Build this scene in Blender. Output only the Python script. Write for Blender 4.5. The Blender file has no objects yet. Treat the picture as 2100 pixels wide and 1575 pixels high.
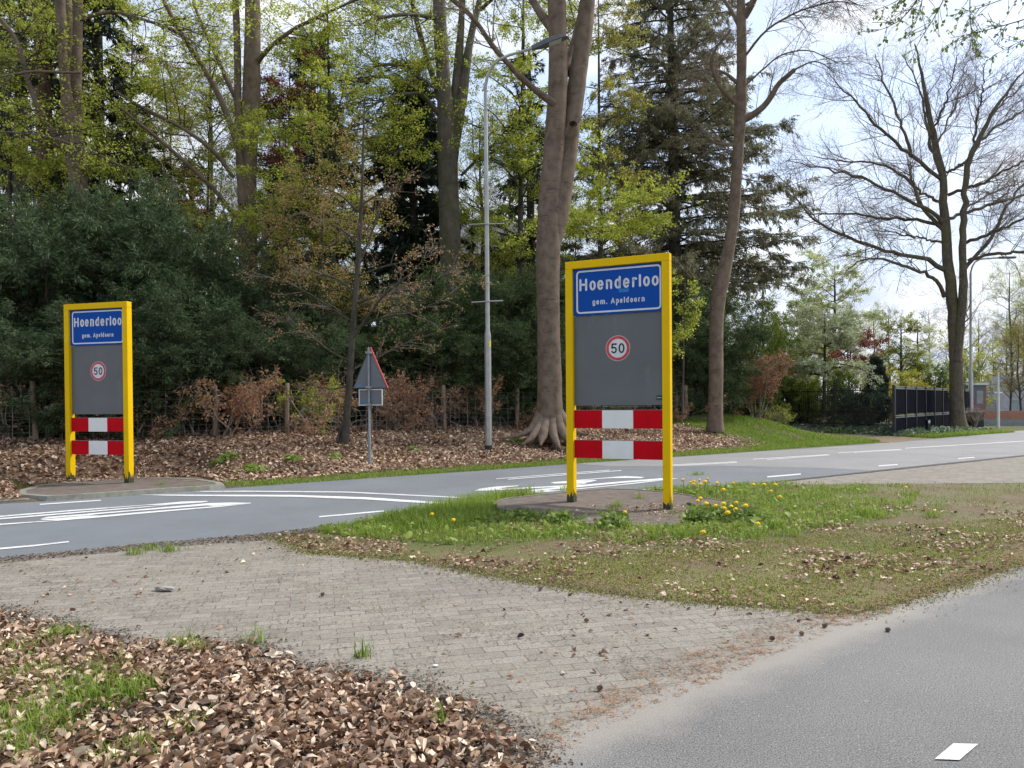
import bpy, math, numpy as np
from mathutils import Matrix, Vector

# ---------------------------------------------------------------- camera, world, sun, exposure
sc = bpy.context.scene
FPX, CAMH = 1580.0, 1.5
PITCH, ROLL, SHY = math.radians(-0.6), math.radians(-0.47), 57.0
cam_d = bpy.data.cameras.new('camera'); cam = bpy.data.objects.new('camera', cam_d)
sc.collection.objects.link(cam); sc.camera = cam
cam_d.sensor_fit = 'HORIZONTAL'; cam_d.sensor_width = 36.0; cam_d.lens = FPX / 2100 * 36
cam_d.shift_y = SHY / 2100; cam_d.clip_start = 0.05; cam_d.clip_end = 4000
CM = Matrix.Translation((0, 0, CAMH)) @ Matrix.Rotation(math.pi / 2 + PITCH, 4, 'X') @ Matrix.Rotation(ROLL, 4, 'Z')
cam.matrix_world = CM
RM = np.array(CM.to_3x3())
sc.view_settings.view_transform = 'Standard'; sc.view_settings.look = 'None'
sc.view_settings.gamma = 1; sc.view_settings.exposure = 0.65
SUN_EL, SUN_AZ = math.radians(48), math.radians(62)      # azimuth measured from +Y towards +X
w = bpy.data.worlds.new('World'); sc.world = w; w.use_nodes = True
nt = w.node_tree; nt.nodes.clear()
def nn(tree, t, **k):
    n = tree.nodes.new(t)
    for a, b in k.items(): setattr(n, a, b)
    return n
sky = nn(nt, 'ShaderNodeTexSky', sky_type='NISHITA'); sky.sun_disc = False
sky.sun_elevation = SUN_EL; sky.sun_rotation = SUN_AZ; sky.air_density = 1.0; sky.dust_density = 2.0
tc = nn(nt, 'ShaderNodeTexCoord')
mp = nn(nt, 'ShaderNodeMapping'); mp.inputs['Scale'].default_value = (1.0, 1.0, 2.6); mp.inputs['Location'].default_value = (0.35, 0.2, 0.1)
no = nn(nt, 'ShaderNodeTexNoise'); no.inputs['Scale'].default_value = 3.2; no.inputs['Detail'].default_value = 7; no.inputs['Roughness'].default_value = 0.52
cr = nn(nt, 'ShaderNodeValToRGB'); cr.color_ramp.elements[0].position = 0.36; cr.color_ramp.elements[1].position = 0.56
no2 = nn(nt, 'ShaderNodeTexNoise'); no2.inputs['Scale'].default_value = 5.5; no2.inputs['Detail'].default_value = 5
cr2 = nn(nt, 'ShaderNodeValToRGB')
cr2.color_ramp.elements[0].position = 0.36; cr2.color_ramp.elements[0].color = (4.7, 5.4, 6.7, 1)
cr2.color_ramp.elements[1].position = 0.62; cr2.color_ramp.elements[1].color = (7.6, 7.8, 8.1, 1)
addb = nn(nt, 'ShaderNodeMix', data_type='RGBA', blend_type='ADD'); addb.inputs[0].default_value = 1; addb.inputs[7].default_value = (1.6, 2.0, 2.9, 1)
mx = nn(nt, 'ShaderNodeMix', data_type='RGBA')
bg = nn(nt, 'ShaderNodeBackground'); bg.inputs['Strength'].default_value = 0.10
ow = nn(nt, 'ShaderNodeOutputWorld')
L = nt.links.new
L(tc.outputs['Generated'], mp.inputs[0]); L(mp.outputs[0], no.inputs[0]); L(mp.outputs[0], no2.inputs[0])
L(no.outputs[0], cr.inputs[0]); L(no2.outputs[0], cr2.inputs[0]); L(sky.outputs[0], addb.inputs[6])
L(cr.outputs[0], mx.inputs[0]); L(addb.outputs[2], mx.inputs[6]); L(cr2.outputs[0], mx.inputs[7])
L(mx.outputs[2], bg.inputs[0]); L(bg.outputs[0], ow.inputs[0])
sd = bpy.data.lights.new('sun', 'SUN'); sd.energy = 3.1; sd.angle = math.radians(9); sd.color = (1.0, 0.95, 0.88)
so = bpy.data.objects.new('sun', sd); sc.collection.objects.link(so)
sv = Vector((math.sin(SUN_AZ) * math.cos(SUN_EL), math.cos(SUN_AZ) * math.cos(SUN_EL), math.sin(SUN_EL)))
so.rotation_euler = (-sv).to_track_quat('-Z', 'Y').to_euler()
sc.cycles.max_bounces = 6; sc.cycles.diffuse_bounces = 3; sc.cycles.transmission_bounces = 4; sc.cycles.transparent_max_bounces = 6
sc.cycles.use_adaptive_sampling = True; sc.cycles.adaptive_threshold = 0.02

# ---------------------------------------------------------------- geometry of the view: pixel of the photograph -> place
def ray(u, v):
    c = np.array([(u - 1050) / FPX, (787.5 - v + SHY) / FPX, -1.0]); return RM @ c
def at(u, v, d):                       # point on the ray at distance d along +Y
    r = ray(u, v); k = d / r[1]; return np.array([r[0] * k, d, CAMH + r[2] * k])
def flat(u, v, z=0.0):                 # point on the level z
    r = ray(u, v); k = (z - CAMH) / r[2]; return np.array([r[0] * k, r[1] * k, z])
def flats(pts): return np.array([flat(u, v)[:2] for u, v in pts])

_e = flats([(300, 1015), (1950, 897)]); TD = (_e[1] - _e[0]) / np.linalg.norm(_e[1] - _e[0]); ND = np.array([-TD[1], TD[0]])
P0 = float(_e[0] @ ND)                 # far kerb line of the road
def sp(xy): xy = np.asarray(xy); return xy @ TD, xy @ ND - P0
PADL = [sp(flats([(92, 1025)])[0])[0] - .1, sp(flats([(450, 998)])[0])[0] + .1]
def sstep(a, b, x): t = np.clip((x - a) / (b - a), 0, 1); return t * t * (3 - 2 * t)
def ground(x, y):
    x = np.asarray(x, float); y = np.asarray(y, float)
    s = x * TD[0] + y * TD[1]; p = x * ND[0] + y * ND[1] - P0
    z = np.interp(p, [0, .5, 1.8, 3.5, 5.5, 9, 30], [0, .03, .27, .56, .80, .95, 1.05])
    f = 1 - .88 * sstep(24, 28.3, s) + .16 * sstep(31.3, 33.5, s) - .16 * sstep(37.5, 39.5, s)
    f2 = 1 - .6 * sstep(24, 30, s)
    k = sstep(4, 9, p); f = f * (1 - k) + f2 * k
    z = z * f
    near = sstep(PADL[0] - .7, PADL[0], s) * (1 - sstep(PADL[1], PADL[1] + .7, s)) * (1 - sstep(2.75, 3.5, p)) * sstep(.08, .3, p) + 0 * s
    z = z * (1 - near) + .05 * near
    z = z + .34 * np.exp(-((s - 25.2) / 2.6) ** 2 - ((p - 4.2) / 1.9) ** 2) * (p > 0) * sstep(.2, 2., p)
    wob = .035 * (np.sin(x * 1.7 + y * .6) * np.sin(y * 2.1 - x * .8)) + .015 * np.sin(x * 4.3 + 1) * np.sin(y * 3.9)
    z = z + wob * np.clip(p / 1.0, 0, 1) * (1 - near) * np.clip(f, 0, 1)
    return z
def hit(u, v):                         # the ray's meeting with the terrain
    r = ray(u, v); o = np.array([0, 0, CAMH]); k = np.linspace(1, 90, 9000); q = o[None] + r[None] * k[:, None] / r[1]
    b = q[:, 2] < ground(q[:, 0], q[:, 1]); i = int(np.argmax(b)) if b.any() else -1
    return q[i]
def onground(x, y): return np.array([x, y, float(ground(x, y))])

# ---------------------------------------------------------------- materials
def new_mat(name):
    m = bpy.data.materials.new(name); m.use_nodes = True; t = m.node_tree; b = t.nodes['Principled BSDF']; return m, t, b
def coords(t, scale=(1, 1, 1)):
    c = nn(t, 'ShaderNodeTexCoord'); g = nn(t, 'ShaderNodeMapping'); g.inputs['Scale'].default_value = scale
    t.links.new(c.outputs['Object'], g.inputs[0]); return g.outputs[0]
def noise(t, co, scale, detail=4, rough=.55):
    n = nn(t, 'ShaderNodeTexNoise'); n.inputs['Scale'].default_value = scale; n.inputs['Detail'].default_value = detail
    n.inputs['Roughness'].default_value = rough; t.links.new(co, n.inputs[0]); return n.outputs[0]
def ramp(t, fac, stops):
    r = nn(t, 'ShaderNodeValToRGB'); el = r.color_ramp.elements
    while len(el) < len(stops): el.new(.5)
    for e, (p, c) in zip(el, stops): e.position = p; e.color = (*c, 1) if len(c) == 3 else c
    t.links.new(fac, r.inputs[0]); return r.outputs[0]
def mix(t, f, a, b, mode='MIX'):
    m = nn(t, 'ShaderNodeMix', data_type='RGBA', blend_type=mode)
    for s, v in ((0, f), (6, a), (7, b)):
        if isinstance(v, (int, float)): m.inputs[s].default_value = v
        elif isinstance(v, tuple): m.inputs[s].default_value = (*v, 1)
        else: t.links.new(v, m.inputs[s])
    return m.outputs[2]
def bump(t, b, h, strength=.4, dist=.01):
    n = nn(t, 'ShaderNodeBump'); n.inputs['Strength'].default_value = strength; n.inputs['Distance'].default_value = dist
    t.links.new(h, n.inputs['Height']); t.links.new(n.outputs[0], b.inputs['Normal'])
def plain(name, col, rough=.5, var=.15, scale=8, metal=0, dirt=None, spec=.4):
    m, t, b = new_mat(name); co = coords(t)
    n = noise(t, co, scale, 5)
    c = mix(t, ramp(t, n, [(.3, (0, 0, 0)), (.7, (1, 1, 1))]), tuple(x * (1 - var) for x in col), tuple(min(1, x * (1 + var)) for x in col))
    if dirt:
        n2 = noise(t, coords(t, (1, 1, .35)), scale * 1.7, 6, .7)
        c = mix(t, ramp(t, n2, [(dirt[1], (0, 0, 0)), (dirt[1] + .12, (1, 1, 1))]), c, dirt[0])
    t.links.new(c, b.inputs['Base Color']); b.inputs['Roughness'].default_value = rough; b.inputs['Metallic'].default_value = metal
    b.inputs['Specular IOR Level'].default_value = spec
    return m
def tinted(name, stops, rough=.6, trans=.35, spec=.25):
    """leaves and blades: colour from the per-leaf tint, part of the light goes through"""
    m, t, b = new_mat(name); a = nn(t, 'ShaderNodeAttribute', attribute_name='tint')
    c = ramp(t, a.outputs['Fac'], stops)
    t.links.new(c, b.inputs['Base Color']); b.inputs['Roughness'].default_value = rough; b.inputs['Specular IOR Level'].default_value = spec
    if trans > 0:
        tr = nn(t, 'ShaderNodeBsdfTranslucent'); t.links.new(c, tr.inputs[0])
        ms = nn(t, 'ShaderNodeMixShader'); ms.inputs[0].default_value = trans
        t.links.new(b.outputs[0], ms.inputs[1]); t.links.new(tr.outputs[0], ms.inputs[2]); t.links.new(ms.outputs[0], t.nodes['Material Output'].inputs[0])
    return m
def bark(name, a, b_, moss=None, zs=.35, scale=9, strength=.5):
    m, t, b = new_mat(name); co = coords(t, (1, 1, zs)); n = noise(t, co, scale, 7, .65)
    c = ramp(t, n, [(.3, a), (.55, b_), (.75, tuple(x * 1.25 for x in b_))])
    n3 = noise(t, coords(t, (.5, .5, 3.5)), 5, 4, .6)
    c = mix(t, ramp(t, n3, [(.60, (0, 0, 0)), (.68, (.65, .65, .65))]), c, tuple(x * .55 for x in a))
    if moss:
        n2 = noise(t, coords(t, (1, 1, .5)), 1.6, 5, .6)
        c = mix(t, ramp(t, n2, [(.48, (0, 0, 0)), (.66, (.8, .8, .8))]), c, moss)
    t.links.new(c, b.inputs['Base Color']); b.inputs['Roughness'].default_value = .85; b.inputs['Specular IOR Level'].default_value = .2
    bump(t, b, n, strength, .03); return m
M = {}
def asphalt(name, col, dots=.35, patch=.12, dust=None):
    m, t, b = new_mat(name); co = coords(t)
    n1 = noise(t, co, .55, 4); n2 = noise(t, co, 3.0, 4)
    v = nn(t, 'ShaderNodeTexVoronoi'); v.inputs['Scale'].default_value = 95; t.links.new(co, v.inputs[0])
    n5 = noise(t, co, 130, 2, .8)
    k = lambda x: tuple(c * x for c in col)
    c = mix(t, ramp(t, n1, [(.35, (0, 0, 0)), (.65, (1, 1, 1))]), k(1 - patch), k(1 + patch))
    c = mix(t, ramp(t, n2, [(.45, (0, 0, 0)), (.7, (.5, .5, .5))]), c, k(1.12))
    c = mix(t, ramp(t, n5, [(.36, (1, 1, 1)), (.50, (0, 0, 0))]), c, k(1 - dots * 1.4))
    c = mix(t, ramp(t, n5, [(.60, (0, 0, 0)), (.74, (1, 1, 1))]), c, k(1 + dots * 2.6))
    gr = ramp(t, v.outputs['Distance'], [(.0, (1, 1, 1)), (.14, (0, 0, 0))])
    c = mix(t, gr, c, k(1 + dots * 1.5))
    n7 = noise(t, co, 48, 3, .9); c = mix(t, ramp(t, n7, [(.64, (0, 0, 0)), (.72, (1, 1, 1))]), c, k(1 + dots * 2.2))
    if dust is not None:              # windblown sand along one edge: distance to the edge line in metres
        (ex, ey), (nx_, ny_), w0 = dust; sx = nn(t, 'ShaderNodeSeparateXYZ'); t.links.new(co, sx.inputs[0])
        def mth(op, a, b2):
            q = nn(t, 'ShaderNodeMath', operation=op)
            for i_, v_ in enumerate((a, b2)):
                if isinstance(v_, (int, float)): q.inputs[i_].default_value = v_
                else: t.links.new(v_, q.inputs[i_])
            return q.outputs[0]
        dd_ = mth('ADD', mth('ADD', mth('MULTIPLY', sx.outputs[0], nx_), mth('MULTIPLY', sx.outputs[1], ny_)), -(ex * nx_ + ey * ny_))
        dd_ = mth('ADD', dd_, mth('MULTIPLY', mth('ADD', noise(t, co, 2.2, 5, .65), -.5), .5))
        f = ramp(t, dd_, [(0, (.6, .6, .6)), (w0, (0, 0, 0))]); c = mix(t, f, c, (.315, .285, .245))
    t.links.new(c, b.inputs['Base Color']); b.inputs['Roughness'].default_value = .8; b.inputs['Specular IOR Level'].default_value = .35
    bump(t, b, n5, .5, .006); return m
M['road'] = asphalt('asphalt_blue_grey', (.150, .163, .176), .26)
M['road_old'] = asphalt('asphalt_old', (.225, .222, .222), .2)
M['joint'] = plain('joint_tar', (.05, .05, .05), .8, .3, 12)

def paver_mat():
    m, t, b = new_mat('concrete_pavers'); co = coords(t)
    rot = nn(t, 'ShaderNodeMapping'); rot.inputs['Rotation'].default_value = (0, 0, math.radians(-14)); t.links.new(co, rot.inputs[0])
    nz = nn(t, 'ShaderNodeTexNoise'); nz.inputs['Scale'].default_value = 6; t.links.new(rot.outputs[0], nz.inputs[0])
    ad = nn(t, 'ShaderNodeMix', data_type='RGBA', blend_type='ADD'); ad.inputs[0].default_value = .032
    t.links.new(rot.outputs[0], ad.inputs[6]); t.links.new(nz.outputs['Color'], ad.inputs[7])
    br = nn(t, 'ShaderNodeTexBrick'); br.inputs['Scale'].default_value = 1; br.inputs['Brick Width'].default_value = .215; br.inputs['Row Height'].default_value = .108
    br.inputs['Mortar Size'].default_value = .0055; br.inputs['Mortar Smooth'].default_value = .6; br.inputs['Bias'].default_value = 0
    br.inputs['Color1'].default_value = (.185, .167, .142, 1); br.inputs['Color2'].default_value = (.270, .248, .214, 1); br.inputs['Mortar'].default_value = (.085, .077, .06, 1)
    t.links.new(ad.outputs[2], br.inputs[0])
    n1 = noise(t, co, .9, 5, .6); n2 = noise(t, co, 26, 5, .75); n3 = noise(t, co, 4.2, 5, .65)
    sandc = mix(t, ramp(t, n2, [(.3, (.0, .0, .0)), (.7, (1, 1, 1))]), (.165, .148, .122), (.345, .316, .27))
    # sand and silt lie over the joints in irregular areas
    c = mix(t, ramp(t, n3, [(.46, (.05, .05, .05)), (.66, (.75, .75, .75))]), br.outputs['Color'], sandc)
    c = mix(t, ramp(t, n1, [(.45, (0, 0, 0)), (.75, (.55, .55, .55))]), c, (.24, .225, .18))
    n4 = noise(t, co, 85, 3, .8)
    c = mix(t, ramp(t, n4, [(.34, (.9, .9, .9)), (.46, (0, 0, 0))]), c, (.09, .085, .07))
    c = mix(t, ramp(t, n4, [(.6, (0, 0, 0)), (.74, (.8, .8, .8))]), c, (.5, .48, .44))
    n6 = noise(t, co, 2.1, 4, .7)
    c = mix(t, ramp(t, n6, [(.62, (0, 0, 0)), (.8, (.6, .6, .6))]), c, (.12, .135, .06))
    t.links.new(c, b.inputs['Base Color']); b.inputs['Roughness'].default_value = .9; b.inputs['Specular IOR Level'].default_value = .2
    h = mix(t, .5, br.outputs['Fac'], n2, 'SUBTRACT'); bump(t, b, n2, .5, .008); return m
M['paver'] = paver_mat()
def paint_mat():
    m, t, b = new_mat('road_paint'); co = coords(t); n = noise(t, co, 60, 4, .8); n1 = noise(t, co, 2.3, 4)
    c = mix(t, ramp(t, n1, [(.3, (0, 0, 0)), (.7, (1, 1, 1))]), (.56, .57, .57), (.72, .72, .71))
    c = mix(t, ramp(t, n, [(.36, (1, 1, 1)), (.44, (0, 0, 0))]), c, (.24, .25, .26)); n8 = noise(t, co, 11, 6, .75); c = mix(t, ramp(t, n8, [(.34, (.9, .9, .9)), (.44, (0, 0, 0))]), c, (.27, .28, .29))
    t.links.new(c, b.inputs['Base Color']); b.inputs['Roughness'].default_value = .6; return m
M['paint'] = paint_mat()
def terrain_mat():
    m, t, b = new_mat('soil_and_turf'); a = nn(t, 'ShaderNodeAttribute', attribute_name='soil'); co = coords(t)
    n = noise(t, co, 14, 6, .7); n2 = noise(t, co, 60, 4, .8)
    c = mix(t, ramp(t, n, [(.3, (0, 0, 0)), (.7, (.8, .8, .8))]), a.outputs['Color'], (.16, .12, .085))
    c = mix(t, ramp(t, n2, [(.35, (.8, .8, .8)), (.5, (0, 0, 0))]), c, (.045, .04, .03))
    t.links.new(c, b.inputs['Base Color']); b.inputs['Roughness'].default_value = .95; b.inputs['Specular IOR Level'].default_value = .1
    bump(t, b, n, .8, .03); return m
M['terrain'] = terrain_mat()
M['yellow'] = plain('yellow_paint', (.74, .47, .002), .6, .05, 3, dirt=((.42, .27, .02), .70), spec=.12)
M['blue'] = plain('blue_panel', (.004, .065, .34), .6, .08, 2, spec=.12)
M['white'] = plain('sign_white', (.62, .63, .66), .4, .05, 6)
M['grey_panel'] = plain('grey_panel', (.112, .120, .126), .45, .10, 1.6, dirt=((.14, .148, .15), .60))
M['grey_back'] = plain('grey_sign_back', (.13, .14, .155), .5, .08, 5)
M['red'] = plain('red_reflective', (.50, .003, .010), .6, .10, 4, spec=.08)
M['band_white'] = plain('white_reflective', (.74, .74, .73), .5, .04, 6, spec=.15)
M['ring'] = plain('red_ring', (.52, .05, .06), .45, .3, 14)
M['black'] = plain('black_digit', (.012, .012, .02), .5, .1, 10)
M['green_sticker'] = plain('green_sticker', (.01, .05, .035), .5, .1, 10)
M['blue_sticker'] = plain('blue_sticker', (.05, .18, .35), .5, .4, 30)
M['pale_blue'] = plain('faded_sticker', (.012, .16, .45), .5, .2, 30)
M['yellow_sticker'] = plain('yellow_sticker', (.75, .6, .03), .5, .2, 40)
M['grime'] = plain('grime', (.05, .05, .025), .9, .4, 25)
M['alu'] = plain('brushed_aluminium', (.36, .36, .34), .42, .12, 5, metal=.55)
M['galv'] = plain('galvanised_steel', (.24, .26, .28), .5, .15, 20, metal=.3)
M['rim'] = plain('pale_metal_rim', (.55, .57, .56), .5, .1, 10)
M['rim_red'] = plain('red_edge', (.60, .10, .10), .5, .1, 10)
M['lamp_grey'] = plain('lamp_housing', (.10, .105, .115), .5, .1, 10)
M['lens'] = plain('lamp_glass', (.45, .47, .45), .2, .05, 10)
M['rubber'] = plain('black_sleeve', (.02, .022, .022), .6, .2, 10)
M['kerb'] = plain('kerb_concrete', (.20, .20, .165), .85, .22, 9, dirt=((.11, .11, .07), .58))
M['kerb_dark'] = plain('mossy_kerb', (.15, .14, .11), .95, .3, 12, dirt=((.09, .09, .04), .52))
M['pad'] = plain('pad_tarmac', (.118, .096, .080), .95, .28, 7, dirt=((.17, .14, .11), .56))
M['post_wood'] = bark('post_wood', (.12, .085, .06), (.24, .18, .13), zs=.12, scale=16)
M['wire'] = plain('wire', (.34, .34, .32), .5, .1, 10, metal=.3)
M['black_metal'] = plain('black_metal', (.012, .014, .018), .4, .2, 5)
M['black_panel'] = plain('black_panel', (.006, .008, .013), .9, .3, 2, spec=.03)
M['rail'] = plain('grey_rail', (.16, .165, .18), .45, .1, 10)
M['far_white'] = plain('white_mast', (.62, .63, .62), .5, .05, 10)
M['concrete_wall'] = plain('concrete_wall', (.22, .235, .235), .85, .12, 6)
def brick(name, a, b_, mo, bw=.21, rh=.065):
    m, t, b = new_mat(name); c0 = nn(t, 'ShaderNodeTexCoord'); mp_ = nn(t, 'ShaderNodeMapping'); mp_.inputs['Rotation'].default_value = (math.pi / 2, 0, 0)
    t.links.new(c0.outputs['Object'], mp_.inputs[0])
    br = nn(t, 'ShaderNodeTexBrick'); br.inputs['Scale'].default_value = 1; br.inputs['Brick Width'].default_value = bw; br.inputs['Row Height'].default_value = rh; br.inputs['Mortar Size'].default_value = .006
    br.inputs['Color1'].default_value = (*a, 1); br.inputs['Color2'].default_value = (*b_, 1); br.inputs['Mortar'].default_value = (*mo, 1)
    t.links.new(mp_.outputs[0], br.inputs[0]); t.links.new(br.outputs[0], b.inputs['Base Color']); b.inputs['Roughness'].default_value = .9; return m
M['brick_red'] = brick('red_brick', (.30, .12, .08), (.38, .17, .11), (.25, .2, .17))
M['brick_purple'] = brick('purple_brick', (.19, .10, .115), (.24, .13, .14), (.2, .16, .16))
M['tiles'] = brick('grey_tiles', (.20, .205, .225), (.25, .255, .275), (.15, .15, .16), .25, .2)
M['cloudy_glass'] = plain('window_glass', (.25, .29, .3), .15, .2, 3)
M['beech_bark'] = bark('beech_bark', (.105, .074, .053), (.185, .138, .102), zs=.8, scale=4.5, strength=.5)
M['beech_bark_mossy'] = bark('beech_bark_mossy', (.075, .066, .05), (.14, .118, .095), moss=(.085, .095, .035), zs=.6, scale=5)
M['red_bark'] = bark('red_bark', (.09, .055, .04), (.19, .115, .085), zs=.35, scale=10)
M['dark_bark'] = bark('dark_bark', (.035, .032, .026), (.085, .075, .06), moss=(.05, .055, .025), zs=.4, scale=8)
M['oak_bark'] = bark('oak_bark', (.06, .05, .038), (.13, .105, .078), moss=(.11, .105, .04), zs=.4, scale=9)
M['twig'] = bark('twig_bark', (.10, .08, .065), (.21, .17, .14), zs=1, scale=6, strength=.1)
M['dark_twig'] = bark('dark_twig', (.03, .026, .02), (.07, .058, .045), zs=1, scale=6, strength=.1)
M['hedge_twig'] = bark('hedge_twig', (.15, .125, .10), (.36, .30, .25), zs=1, scale=7, strength=.1)
G3 = lambda a, b, c: [(.0, a), (.5, b), (1., c)]
M['lime'] = tinted('lime_leaves', G3((.20, .25, .03), (.42, .47, .065), (.66, .68, .14)), .5, .55)
M['olive'] = tinted('olive_leaves', G3((.15, .15, .045), (.33, .29, .08), (.50, .43, .11)), .6, .5)
M['copper'] = tinted('copper_leaves', G3((.24, .11, .055), (.46, .25, .13), (.60, .40, .25)), .6, .4)
M['redleaf'] = tinted('red_leaves', G3((.12, .03, .025), (.24, .07, .05), (.36, .14, .09)), .6, .35)
M['yew'] = tinted('yew_needles', G3((.035, .055, .025), (.085, .125, .06), (.18, .225, .115)), .75, .2, .08)
M['spruce'] = tinted('spruce_needles', G3((.02, .032, .02), (.045, .065, .042), (.09, .12, .08)), .7, .1)
M['larch'] = tinted('larch_needles', G3((.11, .11, .06), (.22, .21, .12), (.36, .33, .19)), .7, .35)
M['green'] = tinted('green_leaves', G3((.08, .13, .025), (.18, .26, .055), (.33, .41, .10)), .55, .4)
M['white_blossom'] = tinted('white_blossom', G3((.25, .33, .12), (.72, .76, .56), (.90, .92, .82)), .6, .3)
M['yellow_bush'] = tinted('yellow_foliage', G3((.18, .2, .02), (.45, .38, .03), (.7, .55, .04)), .6, .3)
M['litter'] = tinted('fallen_leaves', [(0, (.045, .024, .014)), (.22, (.16, .08, .042)), (.45, (.31, .19, .118)), (.75, (.50, .355, .245)), (1, (.76, .62, .47))], .55, .15, .35)
M['blade'] = tinted('grass_blades', G3((.08, .13, .015), (.20, .31, .035), (.42, .48, .12)), .5, .45)
M['moss'] = tinted('moss_tufts', G3((.16, .16, .035), (.31, .29, .08), (.48, .44, .16)), .8, .1)
M['straw'] = tinted('dry_grass', G3((.22, .17, .11), (.38, .31, .22), (.55, .48, .36)), .7, .3)
M['soil'] = tinted('soil_crumbs', G3((.03, .025, .02), (.10, .075, .055), (.24, .19, .14)), .9, 0)
M['needles'] = tinted('orange_needles', G3((.18, .10, .055), (.33, .185, .10), (.46, .30, .18)), .8, 0)
M['ivy'] = tinted('ivy_leaves', G3((.03, .065, .025), (.10, .16, .08), (.28, .36, .27)), .4, .25, .4)
M['dandelion'] = plain('dandelion_yellow', (.85, .58, .01), .7, .1, 50)
M['stem'] = plain('flower_stem', (.16, .22, .07), .6, .2, 20)
M['cone'] = plain('pine_cone', (.24, .16, .11), .8, .4, 60)
M['stone'] = plain('stone', (.28, .26, .23), .8, .3, 20)
M['pebble'] = plain('pale_pebble', (.65, .62, .58), .7, .1, 20)

# ---------------------------------------------------------------- mesh helpers
def link(o, parent=None):
    sc.collection.objects.link(o)
    if parent is not None: o.parent = parent
    return o
def mesh_np(name, V, polys, mats, parent=None, tint=None, smooth=False, mi=None, loc=None):
    """polys: list of int arrays (n,k); V absolute coordinates, moved to loc (or the parent's location)"""
    V = np.asarray(V, np.float32)
    org = np.array(loc if loc is not None else (parent.location if parent is not None else (0, 0, 0)), np.float32)
    me = bpy.data.meshes.new(name); me.vertices.add(len(V)); me.vertices.foreach_set('co', (V - org).ravel())
    polys = [np.asarray(p, np.int32) for p in polys if len(p)]
    li = np.concatenate([p.ravel() for p in polys]); tot = np.concatenate([np.full(len(p), p.shape[1], np.int32) for p in polys])
    st = np.concatenate([[0], np.cumsum(tot)[:-1]]).astype(np.int32)
    me.loops.add(len(li)); me.loops.foreach_set('vertex_index', li)
    me.polygons.add(len(tot)); me.polygons.foreach_set('loop_start', st); me.polygons.foreach_set('loop_total', tot)
    if mi is not None: me.polygons.foreach_set('material_index', np.asarray(mi, np.int32))
    me.polygons.foreach_set('use_smooth', np.full(len(tot), smooth, bool))
    for m in (mats if isinstance(mats, (list, tuple)) else [mats]): me.materials.append(m)
    if tint is not None:
        a = me.attributes.new('tint', 'FLOAT', 'POINT'); a.data.foreach_set('value', np.asarray(tint, np.float32))
    me.update(calc_edges=True); me.validate()
    o = bpy.data.objects.new(name, me); link(o, parent)
    if parent is None: o.location = org.tolist()
    return o
def tag(o, label=None, cat=None, group=None, kind=None):
    if label: o['label'] = label
    if cat: o['category'] = cat
    if group: o['group'] = group
    if kind: o['kind'] = kind
    return o
def thing(name, loc, label, cat, group=None, rz=0):
    o = bpy.data.objects.new(name, None); o.empty_display_size = .2; link(o); o.location = [float(c) for c in loc]; o.rotation_euler = (0, 0, rz)
    return tag(o, label, cat, group)
def copy_thing(src, loc, rz=0, scale=1, label=None, group=None):
    r = src.copy(); sc.collection.objects.link(r); r.location = [float(c) for c in loc]; r.rotation_euler = (0, 0, rz)
    r.scale = (scale,) * 3 if isinstance(scale, (int, float)) else scale
    if label: r['label'] = label
    if group: r['group'] = group
    for ch in src.children:
        c = ch.copy(); sc.collection.objects.link(c); c.parent = r
        for g in ch.children:
            d = g.copy(); sc.collection.objects.link(d); d.parent = c
    return r
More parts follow.
